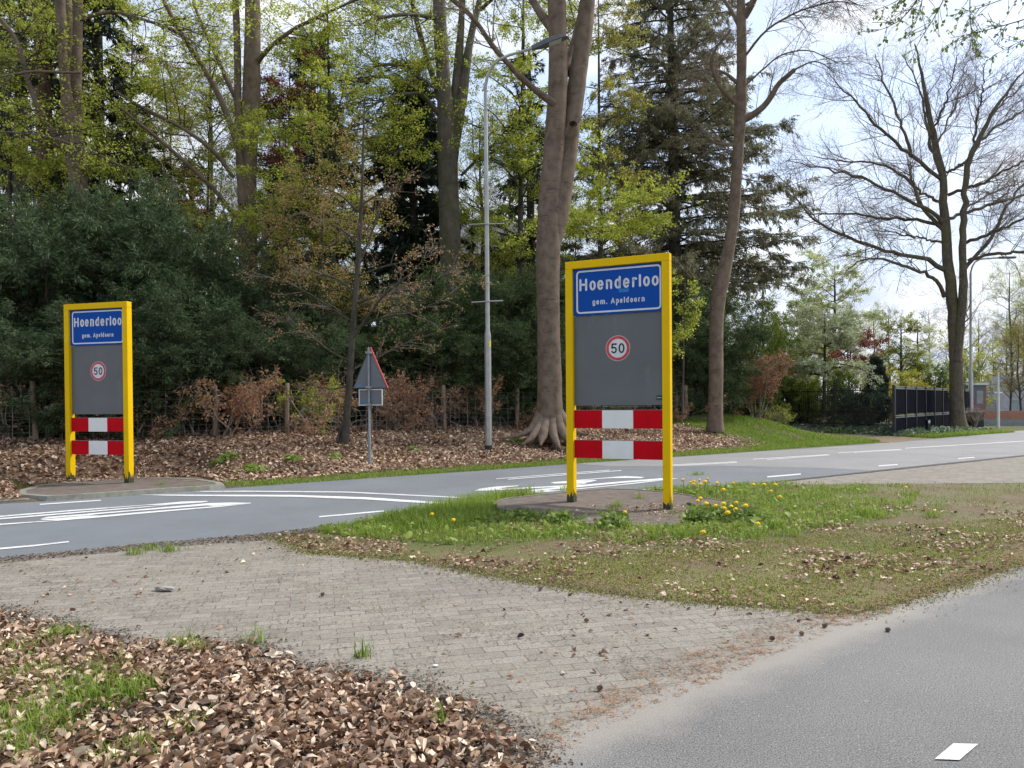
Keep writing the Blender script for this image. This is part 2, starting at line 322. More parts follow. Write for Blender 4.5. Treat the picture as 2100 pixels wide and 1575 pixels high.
class MB:
    """collects boxes, prisms and lathes in local space into one mesh"""
    def __init__(s): s.V = []; s.F = []
    def add(s, V, F):
        n = len(s.V); s.V += [tuple(map(float, v)) for v in V]; s.F += [[i + n for i in f] for f in F]; return s
    def box(s, x0, x1, y0, y1, z0, z1, bev=0):
        b = bev
        if b <= 0:
            V = [(x, y, z) for x in (x0, x1) for y in (y0, y1) for z in (z0, z1)]
            return s.add(V, [(0, 1, 3, 2), (4, 6, 7, 5), (0, 4, 5, 1), (2, 3, 7, 6), (0, 2, 6, 4), (1, 5, 7, 3)])
        # chamfered prism along z
        ring = [(x0 + b, y0), (x1 - b, y0), (x1, y0 + b), (x1, y1 - b), (x1 - b, y1), (x0 + b, y1), (x0, y1 - b), (x0, y0 + b)]
        return s.prism(ring, z0, z1)
    def prism(s, ring, z0, z1):
        n = len(ring); V = [(x, y, z0) for x, y in ring] + [(x, y, z1) for x, y in ring]
        F = [(i, (i + 1) % n, n + (i + 1) % n, n + i) for i in range(n)] + [tuple(range(n))[::-1], tuple(range(n, 2 * n))]
        return s.add(V, F)
    def plate(s, ring, y0, y1):             # ring in x,z; thickness along y
        n = len(ring); V = [(x, y0, z) for x, z in ring] + [(x, y1, z) for x, z in ring]
        F = [(i, (i + 1) % n, n + (i + 1) % n, n + i) for i in range(n)] + [tuple(range(n))[::-1], tuple(range(n, 2 * n))]
        return s.add(V, F)
    def lathe(s, prof, seg=16, c=(0, 0)):   # prof of (r, z)
        V = []; F = []
        for r, z in prof:
            for k in range(seg):
                a = 2 * math.pi * k / seg; V.append((c[0] + r * math.cos(a), c[1] + r * math.sin(a), z))
        for j in range(len(prof) - 1):
            for k in range(seg): F.append((j * seg + k, j * seg + (k + 1) % seg, (j + 1) * seg + (k + 1) % seg, (j + 1) * seg + k))
        F += [tuple(range(seg))[::-1], tuple(range((len(prof) - 1) * seg, len(prof) * seg))]
        return s.add(V, F)
    def tube(s, pts, rad, seg=8):
        P = np.array(pts, float)[None]; R = np.array(rad if hasattr(rad, '__len__') else [rad] * len(pts), float)[None]
        V, F = tubes(P, R, seg); V = V.tolist(); n = len(V)
        F = [list(f) for f in F] + [list(range(seg))[::-1], list(range(n - seg, n))]
        return s.add(V, F)
    def build(s, name, m, parent=None, smooth=False, loc=(0, 0, 0), bevel=0):
        me = bpy.data.meshes.new(name); me.from_pydata(s.V, [], s.F); me.materials.append(m); me.update()
        o = bpy.data.objects.new(name, me); link(o, parent); o.location = loc
        if smooth:
            me.polygons.foreach_set('use_smooth', [True] * len(me.polygons))
            me.set_sharp_from_angle(angle=math.radians(40))
        if bevel:
            md = o.modifiers.new('bevel', 'BEVEL'); md.width = bevel; md.segments = 2; md.limit_method = 'ANGLE'
        return o
def sheet(name, xy, z, m, label=None):
    V = [(x, y, z) for x, y in xy]
    me = bpy.data.meshes.new(name); me.from_pydata(V, [], [list(range(len(V)))]); me.materials.append(m); me.update()
    if me.polygons[0].normal.z < 0: me.flip_normals()
    o = bpy.data.objects.new(name, me); link(o); return tag(o, label, kind='structure')

def nrm(a): return a / np.maximum(np.linalg.norm(a, axis=-1, keepdims=True), 1e-9)
def tubes(P, R, sides=4):
    P = np.asarray(P, float); N, K, _ = P.shape
    T = np.empty_like(P); T[:, 1:-1] = P[:, 2:] - P[:, :-2]; T[:, 0] = P[:, 1] - P[:, 0]; T[:, -1] = P[:, -1] - P[:, -2]; T = nrm(T)
    d = nrm(P[:, -1] - P[:, 0]); ref = np.where(np.abs(d[:, 2:3]) > .8, np.array([[1., .2, 0]]), np.array([[0, 0, 1.]]))
    A = nrm(np.cross(T, ref[:, None, :])); B = np.cross(T, A)
    th = np.arange(sides) * 2 * math.pi / sides
    V = P[:, :, None] + R[:, :, None, None] * (np.cos(th)[None, None, :, None] * A[:, :, None] + np.sin(th)[None, None, :, None] * B[:, :, None])
    idx = np.arange(N * K * sides).reshape(N, K, sides)
    a = idx[:, :-1]; b = idx[:, 1:]
    F = np.stack([a, np.roll(a, -1, 2), np.roll(b, -1, 2), b], -1).reshape(-1, 4)
    return V.reshape(-1, 3), F
def resample(pts, rad, K):
    pts = np.asarray(pts, float); rad = np.asarray(rad, float)
    s = np.concatenate([[0], np.cumsum(np.linalg.norm(np.diff(pts, axis=0), axis=1))]); q = np.linspace(0, s[-1], K)
    # smooth: Catmull-like through cubic interpolation by blending
    out = np.stack([np.interp(q, s, pts[:, i]) for i in range(3)], 1); r = np.interp(q, s, rad)
    for _ in range(2):
        o2 = out.copy(); o2[1:-1] = .25 * out[:-2] + .5 * out[1:-1] + .25 * out[2:]; out = o2
    return out, r
def grow(P, R, n, rng, t0=.15, t1=1., L=1., fall=.4, ang=50, up=0., jit=.12, flatz=1., K=5, r0=.5, rmax=9, rend=.35, bylen=True, dirbias=None):
    P = np.asarray(P, float); N, Kp, _ = P.shape
    ln = np.linalg.norm(np.diff(P, axis=1), axis=2).sum(1)
    pr = ln / ln.sum() if bylen else None
    idx = rng.choice(N, n, p=pr); t = rng.uniform(t0, t1, n); f = t * (Kp - 1); i = np.minimum(f.astype(int), Kp - 2); w_ = (f - i)[:, None]
    pos = P[idx, i] * (1 - w_) + P[idx, i + 1] * w_; T = nrm(P[idx, i + 1] - P[idx, i]); rr = R[idx, i] * (1 - w_[:, 0]) + R[idx, i + 1] * w_[:, 0]
    q = rng.normal(size=(n, 3)); q = nrm(q - (q * T).sum(1, keepdims=True) * T)
    a = np.radians(ang * rng.uniform(.7, 1.3, n))[:, None]; D = np.cos(a) * T + np.sin(a) * q
    D[:, 2] *= flatz
    if dirbias is not None: D = D + np.array(dirbias)
    D = nrm(D)
    Lc = L * (1 - fall * t) * rng.uniform(.55, 1.25, n); st = (Lc / (K - 1))[:, None]
    out = np.empty((n, K, 3)); out[:, 0] = pos
    for k in range(1, K):
        D = D + rng.normal(size=(n, 3)) * jit; D[:, 2] += up; D = nrm(D); out[:, k] = out[:, k - 1] + D * st
    ra = np.minimum(rr * r0, rmax); RR = ra[:, None] * np.linspace(1, rend, K)[None]
    return out, RR
def cards(C, D, N_, Lg, Wd, fold=.15, wpos=.45):
    """one folded four-cornered leaf per point"""
    D = nrm(D); S = nrm(np.cross(D, N_)); Nn = np.cross(S, D); n = len(C)
    Lg = np.broadcast_to(Lg, (n,))[:, None]; Wd = np.broadcast_to(Wd, (n,))[:, None]
    V = np.empty((n, 4, 3)); m = C + D * Lg * wpos + Nn * Wd * fold
    V[:, 0] = C; V[:, 1] = m + S * Wd / 2; V[:, 2] = C + D * Lg; V[:, 3] = m - S * Wd / 2
    i = np.arange(n)[:, None] * 4
    F = np.concatenate([i + [[0, 1, 2]], i + [[0, 2, 3]]], 0)
    return V.reshape(-1, 3), F
def leaves_on(P, n, rng, size, aspect=.6, spread=.05, up=1., rnd=.6, t0=.1, droop=0, along=.6):
    N, K, _ = P.shape; idx = rng.integers(0, N, n); t = rng.uniform(t0, 1, n) * (K - 1); i = np.minimum(t.astype(int), K - 2); w_ = (t - i)[:, None]
    C = P[idx, i] * (1 - w_) + P[idx, i + 1] * w_ + rng.normal(size=(n, 3)) * spread
    T = nrm(P[idx, i + 1] - P[idx, i]); D = T * along + rng.normal(size=(n, 3)) * .6; D[:, 2] -= droop
    Nn = rng.normal(size=(n, 3)) * rnd; Nn[:, 2] += up
    sz = size * rng.uniform(.6, 1.25, n)
    V, F = cards(C, D, Nn, sz, sz * aspect, .2)
    tint = np.repeat(np.clip(rng.normal(.5, .2, n), 0, 1), 4)
    return V, F, tint, C
def merge(parts):
    Vs, Fs, n = [], [], 0
    for V, F in parts: Vs.append(V); Fs.append(F + n); n += len(V)
    return np.concatenate(Vs), np.concatenate(Fs)

# ---------------------------------------------------------------- setting: terrain, road, paths
ISLAND = flats([(545, 1098), (620, 1090), (700, 1077), (780, 1062), (860, 1050), (930, 1037), (1030, 1018), (1160, 1009), (1280, 1003), (1400, 998), (1500, 994), (1690, 992), (2100, 990), (2700, 985), (2700, 1060), (2100, 1158),
                (2030, 1180), (1900, 1225), (1760, 1260), (1690, 1258), (1550, 1245), (1350, 1230), (1150, 1205), (1000, 1180), (850, 1150), (640, 1135)])
LITTER = flats([(-500, 1210), (0, 1255), (100, 1275), (160, 1298), (300, 1322), (420, 1318), (520, 1322), (640, 1362), (820, 1392), (1000, 1450), (1085, 1512), (1110, 1545), (1085, 1640), (1000, 1900), (-900, 1900)])
def inside(poly, X, Y):
    r = np.zeros(X.shape, bool); n = len(poly)
    for i in range(n):
        x0, y0 = poly[i]; x1, y1 = poly[(i + 1) % n]
        if y0 == y1: continue
        c = ((y0 > Y) != (y1 > Y)) & (X < (x1 - x0) * (Y - y0) / (y1 - y0) + x0); r ^= c
    return r
def pnoise(x, y, s=1., seed=0):
    return (np.sin(x * 1.3 * s + seed) * np.sin(y * 1.7 * s + 2 * seed) + .6 * np.sin(x * 3.1 * s + y * 1.1 * s + seed) * np.cos(y * 2.7 * s - x * .7 * s) + .35 * np.sin(x * 6.7 * s - y * 3.3 * s) * np.sin(y * 7.9 * s + seed)) / 1.95
def soil_colour(X, Y):
    s = X * TD[0] + Y * TD[1]; p = X * ND[0] + Y * ND[1] - P0
    leaf = np.array([.19, .125, .085]); turf = np.array([.085, .125, .03]); earth = np.array([.11, .09, .06]); mossc = np.array([.24, .22, .10]); sand = np.array([.36, .27, .18])
    C = np.tile(turf, X.shape + (1,)).astype(float)
    def put(mask, col, f=1.):
        f = np.clip(mask * f, 0, 1)[..., None]; C[:] = C * (1 - f) + col * f
    put(((p > .45) & (s < 21.3)) * 1., leaf); put(((p > 6)) * 1., earth * .8)
    put(((s > PADL[0] - 6) & (s < PADL[1] + .25) & (p < .9) & (p > -.4)) * 1., earth)
    isl = inside(ISLAND, X, Y)
    v = CAMH * FPX / np.maximum(Y, .1)
    put(isl * sstep(8.6, 6.9, Y) * 1., mossc, .85)
    put(isl * sstep(2.8, 7.0, X) * 1., np.array([.24, .21, .14]), .8)
    put(isl * (pnoise(X, Y, 2.2, 3) > .15) * 1., leaf, .7)
    put(inside(LITTER, X, Y) * 1., np.array([.05, .04, .032]))
    put(((s > 27.6) & (s < 31.5) & (p > -.2) & (p < 5)) * 1., sand, .8)
    return C
def build_terrain():
    a = np.concatenate([np.linspace(-180, -52, 33)[:-1], np.linspace(-52, 52, 521), np.linspace(52, 180, 33)[1:]]) * math.pi / 180
    r = np.concatenate([[0.0, .4, .8, 1.2], np.geomspace(1.6, 60, 330), np.geomspace(62, 3000, 40)])
    A, Rr = np.meshgrid(a[:-1], r); X = np.sin(A) * Rr; Y = np.cos(A) * Rr
    Z = ground(X, Y); Z = np.where(Rr > 60, Z * np.clip(1 - (Rr - 60) / 60, 0, 1), Z)
    nr, na = X.shape; idx = np.arange(nr * na).reshape(nr, na)
    q = np.stack([idx[:-1], np.roll(idx, -1, 1)[:-1], np.roll(idx, -1, 1)[1:], idx[1:]], -1).reshape(-1, 4)[:, ::-1]
    V = np.stack([X, Y, Z], -1).reshape(-1, 3)
    o = mesh_np('ground', V, [q[na:], np.stack([idx[0, :1].repeat(na), np.roll(idx[1], -1), idx[1]], -1)[:, ::-1]], M['terrain'], smooth=True)
    me = o.data; ca = me.attributes.new('soil', 'FLOAT_COLOR', 'POINT'); C = soil_colour(X, Y).reshape(-1, 3)
    ca.data.foreach_set('color', np.concatenate([C, np.ones((len(C), 1))], 1).astype(np.float32).ravel())
    tag(o, kind='structure'); return o
build_terrain()
def jag(xy, amp, rng, n=12):
    out = []
    for i in range(len(xy)):
        a, b = np.array(xy[i]), np.array(xy[(i + 1) % len(xy)]); dl = np.linalg.norm(b - a); k = max(1, min(60, int(dl / .12)))
        nv = np.array([-(b - a)[1], (b - a)[0]]) / max(dl, 1e-6)
        for j in range(k):
            q = a + (b - a) * j / k
            out.append(q + (nv * rng.normal() * amp if j else 0))
    return out
rg = np.random.default_rng(5)
paver_xy = flats([(-900, 1235), (-300, 1172), (0, 1147), (300, 1119), (545, 1099), (600, 1118), (640, 1137), (850, 1152), (1000, 1182), (1150, 1207), (1350, 1232), (1550, 1247), (1700, 1258), (1760, 1264), (1640, 1312), (1500, 1385), (1330, 1450), (1190, 1510), (1095, 1600), (1050, 1800), (960, 1700), (900, 1560), (760, 1470), (600, 1440), (480, 1390), (300, 1385), (140, 1350), (0, 1310), (-500, 1262), (-900, 1300)])
sheet('paved_apron', jag(paver_xy, .012, rg), .004, M['paver'])
strip_xy = flats([(1500, 998), (1575, 989), (1700, 977), (2100, 934.5), (2700, 880), (3200, 900), (2700, 988), (2100, 991), (1690, 994), (1600, 996)])
sheet('paved_strip', jag(strip_xy, .012, rg), .004, M['paver'])
# main road: far edge straight, near edge as measured
far_edge = [(-700, 1090), (0, 1034), (70, 1029), (100, 1012), (420, 994), (452, 1001), (500, 999), (700, 985), (1000, 965), (1160, 953), (1380, 938), (1600, 923), (1750, 913), (1850, 906), (1950, 897), (2010, 892), (2032, 887), (2040, 883), (2030, 880), (2010, 877.5)]
near_edge = [(2800, 868), (2600, 889), (2100, 935), (1850, 961), (1575, 990), (1500, 996), (1380, 1003), (1200, 1012), (1050, 1019), (930, 1036), (860, 1051), (780, 1064), (700, 1079), (620, 1092), (545, 1101), (300, 1122), (0, 1151), (-300, 1176), (-900, 1240)]
road_xy = np.concatenate([flats(far_edge), flats([(2060, 873), (2500, 860)]), flats(near_edge)])
sheet('road', jag(road_xy, .010, rg), .008, M['road'])
old_xy = flats([(1180, 951.5), (1380, 939), (1600, 924), (1750, 914), (1850, 907), (1950, 898), (2010, 893), (2030, 887.5), (2038, 883), (2028, 880.5), (2010, 878.5), (2060, 874), (2500, 861), (2790, 868.5), (2600, 887.5), (2100, 933.6), (1850, 959.4), (1790, 966), (1690, 961), (1465, 956), (1380, 957.5), (1250, 957)])
sheet('old_road_surface', jag(old_xy, .008, rg), .0105, M['road_old'])
je = flats([(1560, 991.2), (1850, 960.3), (2100, 934.4), (2600, 888.4)]); jo = flats([(2600, 889.4), (2100, 936.2), (1850, 962.6), (1560, 993.6)])
sheet('road_joint', jag(np.concatenate([je, jo]), .01, rg), .0125, M['joint'])
pe = np.array(flat(1090, 1562)[:2]); pf = np.array(flat(2100, 1158)[:2]); pd_ = (pf - pe) / np.linalg.norm(pf - pe); pn = np.array([pd_[1], -pd_[0]])
M['path'] = asphalt('asphalt_path', (.168, .166, .161), .6, .16, (tuple(pe), tuple(pn), .22))
mid = flats([(1095, 1555), (1190, 1490), (1330, 1432), (1500, 1366), (1640, 1300), (1760, 1262), (1900, 1225), (2030, 1182), (2100, 1158)])
path_xy = [pe - pd_ * 9] + list(mid) + [pf + pd_ * 40, pf + pd_ * 40 + pn * 2.6, pe - pd_ * 9 + pn * 2.6]
sheet('bike_path', jag(path_xy, .012, rg), .008, M['path'])

# ---- painted markings
def mark(name, pts, z=.013, amp=.003):
    o = sheet(name, jag(flats(pts), amp, rg), z, M['paint']); return o
c1 = lambda P: [(x / 3.5, y / 3.5 + 990) for x, y in P]
c2 = lambda P: [(x / 3.5 + 600, y / 3.5 + 950) for x, y in P]
c3 = lambda P: [(x / 4.773 + 960, y / 4.773 + 960) for x, y in P]
c4 = lambda P: [(x / 2.917 + 1380, y / 2.917 + 860) for x, y in P]
def strip(pts, w0, w1=None):
    w1 = w0 if w1 is None else w1; n = len(pts); top = []; bot = []
    for i, (x, y) in enumerate(pts):
        h = (w0 + (w1 - w0) * i / (n - 1)) / 2; top.append((x, y - h)); bot.append((x, y + h))
    return top + bot[::-1]
marks = [
 c1([(-200, 266), (-60, 249), (500, 203), (1100, 160), (1300, 142), (1480, 136), (1497, 141), (1440, 149), (1200, 164), (1050, 167), (500, 212), (-60, 257), (-200, 274)]),
 c1([(-200, 283), (-60, 266), (500, 220), (1000, 180), (1190, 165.5), (1200, 167), (1000, 186), (500, 229), (-60, 275), (-200, 291)]),
 c1([(287, 268), (340, 252), (600, 232), (1000, 198), (1500, 153), (1650, 148), (1800, 150), (1803, 154), (1530, 175), (1490, 169), (1000, 207), (700, 232), (640, 240)]),
 c1([(290, 271), (640, 242), (720, 243), (1000, 218), (1520, 177), (1800, 156), (1600, 178), (1300, 203), (1000, 230), (640, 262), (420, 279), (300, 275)]),
 c1([(-200, 316), (0, 302), (290, 283), (430, 279), (200, 295), (0, 311), (-200, 326)]),
 c1(strip([(285, 162), (500, 147), (725, 132)], 7)),
 c1(strip([(-150, 495), (0, 482), (240, 460), (495, 431)], 13, 9)),
 [(400, 1009), (500, 1008), (600, 1008.7), (714, 1009.8), (850, 1016.5), (1000, 1024), (1000, 1025.8), (850, 1018.5), (714, 1011.8), (600, 1010.6), (500, 1010), (420, 1010.3)],
 [(285, 1016.2), (340, 1016), (600, 1016.6), (750, 1021.3), (960, 1035.5), (960, 1039.5), (750, 1026), (600, 1020.4), (450, 1019.2), (340, 1018)],
 c2(strip([(190, 391), (420, 371), (655, 349)], 9)),
 c3(strip([(275, 111), (800, 70), (1385, 25)], 5)), c3(strip([(390, 116), (900, 76), (1500, 29)], 6)),
 c3([(65, 228), (110, 210), (250, 190), (480, 177), (515, 180), (300, 204), (340, 208), (900, 178), (960, 174), (1060, 164), (1150, 153), (1150, 160), (950, 188), (340, 220), (200, 228)]),
 c3([(805, 150), (840, 143), (1000, 132), (1240, 122), (1262, 129), (1160, 150), (1060, 160), (960, 168), (1040, 150), (960, 156), (850, 158)]),
 c3([(1050, 124), (1300, 104), (1540, 84), (1730, 95), (1690, 105), (1420, 104), (1300, 110), (1050, 131)]),
 c3([(430, 250), (600, 222), (900, 190), (1100, 172), (1600, 128), (1880, 106), (2060, 108), (1900, 126), (1780, 130), (1500, 152), (1050, 197), (780, 222)]),
 c3([(440, 253), (780, 224), (850, 226), (1050, 209), (1500, 165), (1780, 132), (1900, 128), (1700, 152), (1400, 182), (1050, 217), (800, 238), (600, 255)]),
 c3(strip([(1680, 222), (1900, 202)], 7)),
 c4(strip([(565, 348), (765, 331)], 7)), c4(strip([(1230, 282), (1345, 273)], 5)), c4(strip([(1705, 238), (1805, 230)], 4)),
 c4(strip([(480, 241), (930, 213)], 2.5)), c4(strip([(560, 244), (940, 215.5)], 2.5)), c4(strip([(-10, 276), (380, 257)], 2.6)), c4(strip([(-10, 282), (385, 261)], 2.6)),
 c4(strip([(990, 203), (1200, 190), (1360, 182)], 2.2)), c4(strip([(1080, 201.5), (1370, 184.5)], 2.)), c4(strip([(1390, 175), (1750, 153), (2100, 132), (2600, 105)], 2.4)),
 [(1917, 1563), (1955, 1531), (2006, 1532), (1968, 1565)],
]
for i, mk in enumerate(marks): mark('road_marking', mk, .0135 + .0004 * (i % 3))

# ---------------------------------------------------------------- kerbed pads under the town signs
def kerbed_pad(name, label, poly_xy, ztop, kw, slope=None, mk='kerb'):
    xy = np.array(poly_xy); c = xy.mean(0); root = thing(name, (c[0], c[1], 0), label, 'kerbed pad')
    n = len(xy); inner = xy + nrm(c - xy) * kw
    zt = np.array([ztop + (slope @ (p - c) if slope is not None else 0) for p in xy]); zi = np.array([ztop + (slope @ (p - c) if slope is not None else 0) for p in inner])
    out = xy - nrm(c - xy) * .05
    V = np.concatenate([np.c_[out, np.full(n, -.05)], np.c_[xy, zt], np.c_[inner, zi], np.c_[inner, zi - .1]])
    i = np.arange(n); j = (i + 1) % n
    F = np.concatenate([np.stack([i + a * n, j + a * n, j + (a + 1) * n, i + (a + 1) * n], 1) for a in range(3)])
    k = mesh_np('kerb', V, [F], M[mk], root, loc=None)
    pad = MB(); pad.add([(x - c[0], y - c[1], z - .008) for (x, y), z in zip(inner, zi)], [list(range(n))])
    pad.build('surface', M['pad'], root); return root
# left pad: rectangle with rounded ends along the road edge
sl, sr = PADL[0] + .1, PADL[1] - .1
lp = []
for s, p in [(sl - .35, .75), (sl - .12, .25), (sl, .03), (sl + .7, .0), (sl + 1.6, 0.), (sr - .35, .0), (sr - .05, .1), (sr + .02, .5), (sr - .1, 1.4), (sr - .5, 2.2), (sr - 1.2, 2.65), (sl + .9, 2.7), (sl + .1, 2.3), (sl - .3, 1.4)]:
    lp.append(TD * s + ND * (p + P0))
kerbed_pad('sign_plinth', 'kerbed concrete-edged pad under the left town sign across the road', lp, .088, .13)
cR = flat(1285, 1042)[:2]
rp = flats([(1010, 1040), (1035, 1032), (1150, 1018), (1240, 1009), (1300, 1009), (1380, 1014), (1460, 1024), (1560, 1036), (1590, 1048), (1540, 1062), (1440, 1076), (1300, 1081), (1200, 1078), (1080, 1062), (1015, 1050)])
kerbed_pad('sign_plinth', 'weathered dark tarmac pad with kerb under the near town sign, overgrown by grass', rp, .04, .07, np.array([-.02, .012]), 'kerb_dark')

_a = flats([(-260, 1051), (60, 1029.5)]); _rt = thing('kerb_edging', (*_a.mean(0), 0), 'low mossy concrete edging at the road side left of the left plinth', 'kerb', rz=math.atan2(*(_a[1] - _a[0])[::-1]))
_l = np.linalg.norm(_a[1] - _a[0]) / 2; MB().box(-_l, _l, 0, .09, -.1, .055).build('edging', M['kerb'], _rt, bevel=.01)
# ---------------------------------------------------------------- town signs
def arc(cx, cz, rx, rz, a0, a1, n=14):
    return [(cx + rx * math.cos(math.radians(a0 + (a1 - a0) * k / n)), cz + rz * math.sin(math.radians(a0 + (a1 - a0) * k / n))) for k in range(n + 1)]
def glyph(ch, w, X, C, s):
    """centre lines of one letter: outer width w, x-height X, cap height C, stroke s"""
    h = s / 2; l, r = h, w - h; cx = w / 2; rx = (w - s) / 2; rz = (X - s) / 2; cz = X / 2; top = X - h; D = -.28 * C
    o = arc(cx, cz, rx, rz, 0, 360, 26)
    if ch == 'H': return [[(l, h), (l, C - h)], [(r, h), (r, C - h)], [(l, C * .52), (r, C * .52)]]
    if ch == 'A': return [[(l, h), (cx, C - h)], [(cx, C - h), (r, h)], [(l + (cx - l) * .35, C * .36), (r - (r - cx) * .35, C * .36)]]
    if ch == 'o': return [o]
    if ch == '0': return [arc(cx, C / 2, rx, (C - s) / 2, 0, 360, 26)]
    if ch == 'e': return [[(l + .02 * w, cz), (r, cz)] + arc(cx, cz, rx, rz, 0, 315, 24)]
    if ch == 'd': return [o, [(r, h), (r, C - h)]]
    if ch == 'p': return [o, [(l, D), (l, top)]]
    if ch == 'g': return [o, [(r, top), (r, h - .1 * C)] + arc(cx, h - .1 * C, rx, .14 * C, 0, -160, 10)]
    if ch == 'n': return [[(l, h), (l, top)], [(l, X * .62)] + arc(cx, X - h - rx, rx, rx, 150, 0, 9) + [(r, h)]]
    if ch == 'm':
        r2 = (w - s) / 4; return [[(l, h), (l, top)], arc(l + r2, X - h - r2, r2, r2, 160, 0, 8) + [(l + 2 * r2, h)], arc(l + 3 * r2, X - h - r2, r2, r2, 180, 0, 8) + [(r, h)]]
    if ch == 'r': return [[(l, h), (l, top)], [(l, X * .6)] + arc(l + (r - l) * .62, X * .62, (r - l) * .62, X * .38 - h, 160, 50, 8)]
    if ch == 'l': return [[(cx, h), (cx, C - h)]]
    if ch == '.': return [[(cx, h), (cx + .001, h)]]
    if ch == '5': return [[(r, C - h), (l + .06 * w, C - h), (l + .02 * w, C * .55)] + arc(cx - .03 * w, C * .335, rx * 1.02, C * .335 - h, 135, -150, 20)]
    return []
def stroke_mesh(mb, pts, s, y0, y1, ox, oz, sc_=1):
    P = [(ox + a * sc_, oz + b * sc_) for a, b in pts]; h = s / 2
    for k, (x, z) in enumerate(P):             # round joints and ends
        if k in (0, len(P) - 1) or len(P) < 6 or True:
            mb.plate(arc(x, z, h, h, 0, 350, 11)[:-1], y0 + .00012 * (k % 3) + .0002, y1)
    for (x0, z0), (x1, z1) in zip(P[:-1], P[1:]):
        d = math.hypot(x1 - x0, z1 - z0)
        if d < 1e-5: continue
        nx, nz = -(z1 - z0) / d * h, (x1 - x0) / d * h
        mb.plate([(x0 - nx, z0 - nz), (x1 - nx, z1 - nz), (x1 + nx, z1 + nz), (x0 + nx, z0 + nz)], y0, y1)
def text_mesh(spec, C, X, s, y0, y1, ox, oz, k):
    mb = MB()
    for ch, x0, wd in spec:
        for st in glyph(ch, wd * k, X, C, s): stroke_mesh(mb, st, s, y0, y1, ox + x0 * k, oz)
    return mb
BIG = [('H', 207, 151), ('o', 405, 122), ('e', 555, 120), ('n', 722, 118), ('d', 885, 118), ('e', 1045, 122), ('r', 1215, 92), ('l', 1340, 38), ('o', 1418, 122), ('o', 1575, 125)]
SMALL = [('g', 460, 55), ('e', 535, 55), ('m', 612, 88), ('.', 725, 17), ('A', 815, 73), ('p', 912, 53), ('e', 985, 50), ('l', 1062, 16), ('d', 1100, 52), ('o', 1178, 52), ('o', 1250, 52), ('r', 1325, 37), ('n', 1388, 54)]
def town_sign(label, left_xy, yaw, Wd, top, zl, zr, sticker=True):
    """local x along the sign, y away from the viewer, z up; origin on the ground below the left front corner"""
    root = thing('town_sign', (left_xy[0], left_xy[1], 0), label, 'town sign', rz=yaw)
    pw, pdp = .11, .125
    for nm, x0, zb in (('post', 0, zl), ('post', Wd - pw, zr)):
        MB().box(x0, x0 + pw, 0, pdp, zb - .15, top - pw).build(nm, M['yellow'], root, bevel=.006)
        g = MB(); rr = np.random.default_rng(int(x0 * 10) + 3)
        q = [(x0 + .002, zb - .02), (x0 + pw - .002, zb - .02)] + [(x0 + pw - .002 - k * (pw - .004) / 7, zb + (.05 + .13 * rr.random()) * (1 if k else 2.1)) for k in range(8)]
        g.plate(q, -.0012, .002)
        g2 = [(zb - .02)] 
        V = [(x0 + pw + .0012, .002, zb - .02), (x0 + pw + .0012, pdp - .002, zb - .02)] + [(x0 + pw + .0012, pdp - .002 - k * (pdp - .004) / 7, zb + .05 + .16 * rr.random()) for k in range(8)]
        g.add(V, [list(range(len(V)))])
        g.build('grime_stain', M['grime'], root)
    MB().box(0, Wd, 0, pdp, top - pw + .0005, top).build('top_beam', M['yellow'], root, bevel=.006)
    iw = Wd - 2 * pw; x0 = pw + .002; x1 = Wd - pw - .002; rec = .062
    # grey backing panel
    gp = MB().box(x0, x1, rec, rec + .03, top - 2.10, top - .792).build('grey_panel', M['grey_panel'], root)
    cx, cz = pw + iw * .505, top - 1.285
    dk = MB().plate(arc(cx, cz, .182, .182, 0, 350, 40)[:-1], rec - .004, rec).build('speed_limit_disc', M['white'], root)
    rgm = MB(); n = 48
    ro, ri = .176, .135
    V = [(cx + q * math.cos(2 * math.pi * k / n), rec - .0055, cz + q * math.sin(2 * math.pi * k / n)) for q in (ro, ri) for k in range(n)]
    rgm.add(V, [(k, (k + 1) % n, n + (k + 1) % n, n + k) for k in range(n)]); rgm.build('red_ring', M['ring'], dk)
    for ch, gx, gw in (('5', -.098, .086), ('0', .012, .088)):
        dg = MB()
        for st in glyph(ch, gw, .13, .142, .021): stroke_mesh(dg, st, .021, rec - .0068, rec - .005, cx + gx, cz - .071)
        dg.build('numeral', M['black'], dk)
    if sticker:
      st = MB().box(x1 - .095, x1 - .012, rec - .003, rec, top - 2.03, top - 1.965).build('sticker', M['green_sticker'], root)
      MB().box(x1 - .083, x1 - .024, rec - .0045, rec - .003, top - 2.001, top - 1.994).build('small_print', M['rim'], st)
    # blue place-name panel
    bt, bb = top - pw - .004, top - .79
    bp = MB().box(x0, x1, rec - .022, rec - .001, bb, bt).build('name_panel', M['blue'], root)
    yb = rec - .022
    bx0, bx1, bz0, bz1 = x0 + .048, x1 - .012, bb + .026, bt - .028
    def rrect(a, b, c, d, r): return arc(b - r, c + r, r, r, -90, 0, 6) + arc(b - r, d - r, r, r, 0, 90, 6) + arc(a + r, d - r, r, r, 90, 180, 6) + arc(a + r, c + r, r, r, 180, 270, 6)
    o1 = rrect(bx0, bx1, bz0, bz1, .055); o2 = rrect(bx0 + .024, bx1 - .024, bz0 + .024, bz1 - .024, .035); n = len(o1)
    bd = MB(); bd.add([(x, yb - .0015, z) for x, z in o1] + [(x, yb - .0015, z) for x, z in o2], [(k, (k + 1) % n, n + (k + 1) % n, n + k) for k in range(n)])
    bd.build('white_border', M['white'], bp)
    k = (bx1 - bx0) / 1600.; ox = bx0 - 145 * k
    for ch in BIG: text_mesh([ch], .178, .142, .031, yb - .002, yb - .0002, ox, top - .11 - .327, k).build('letter', M['white'], bp)
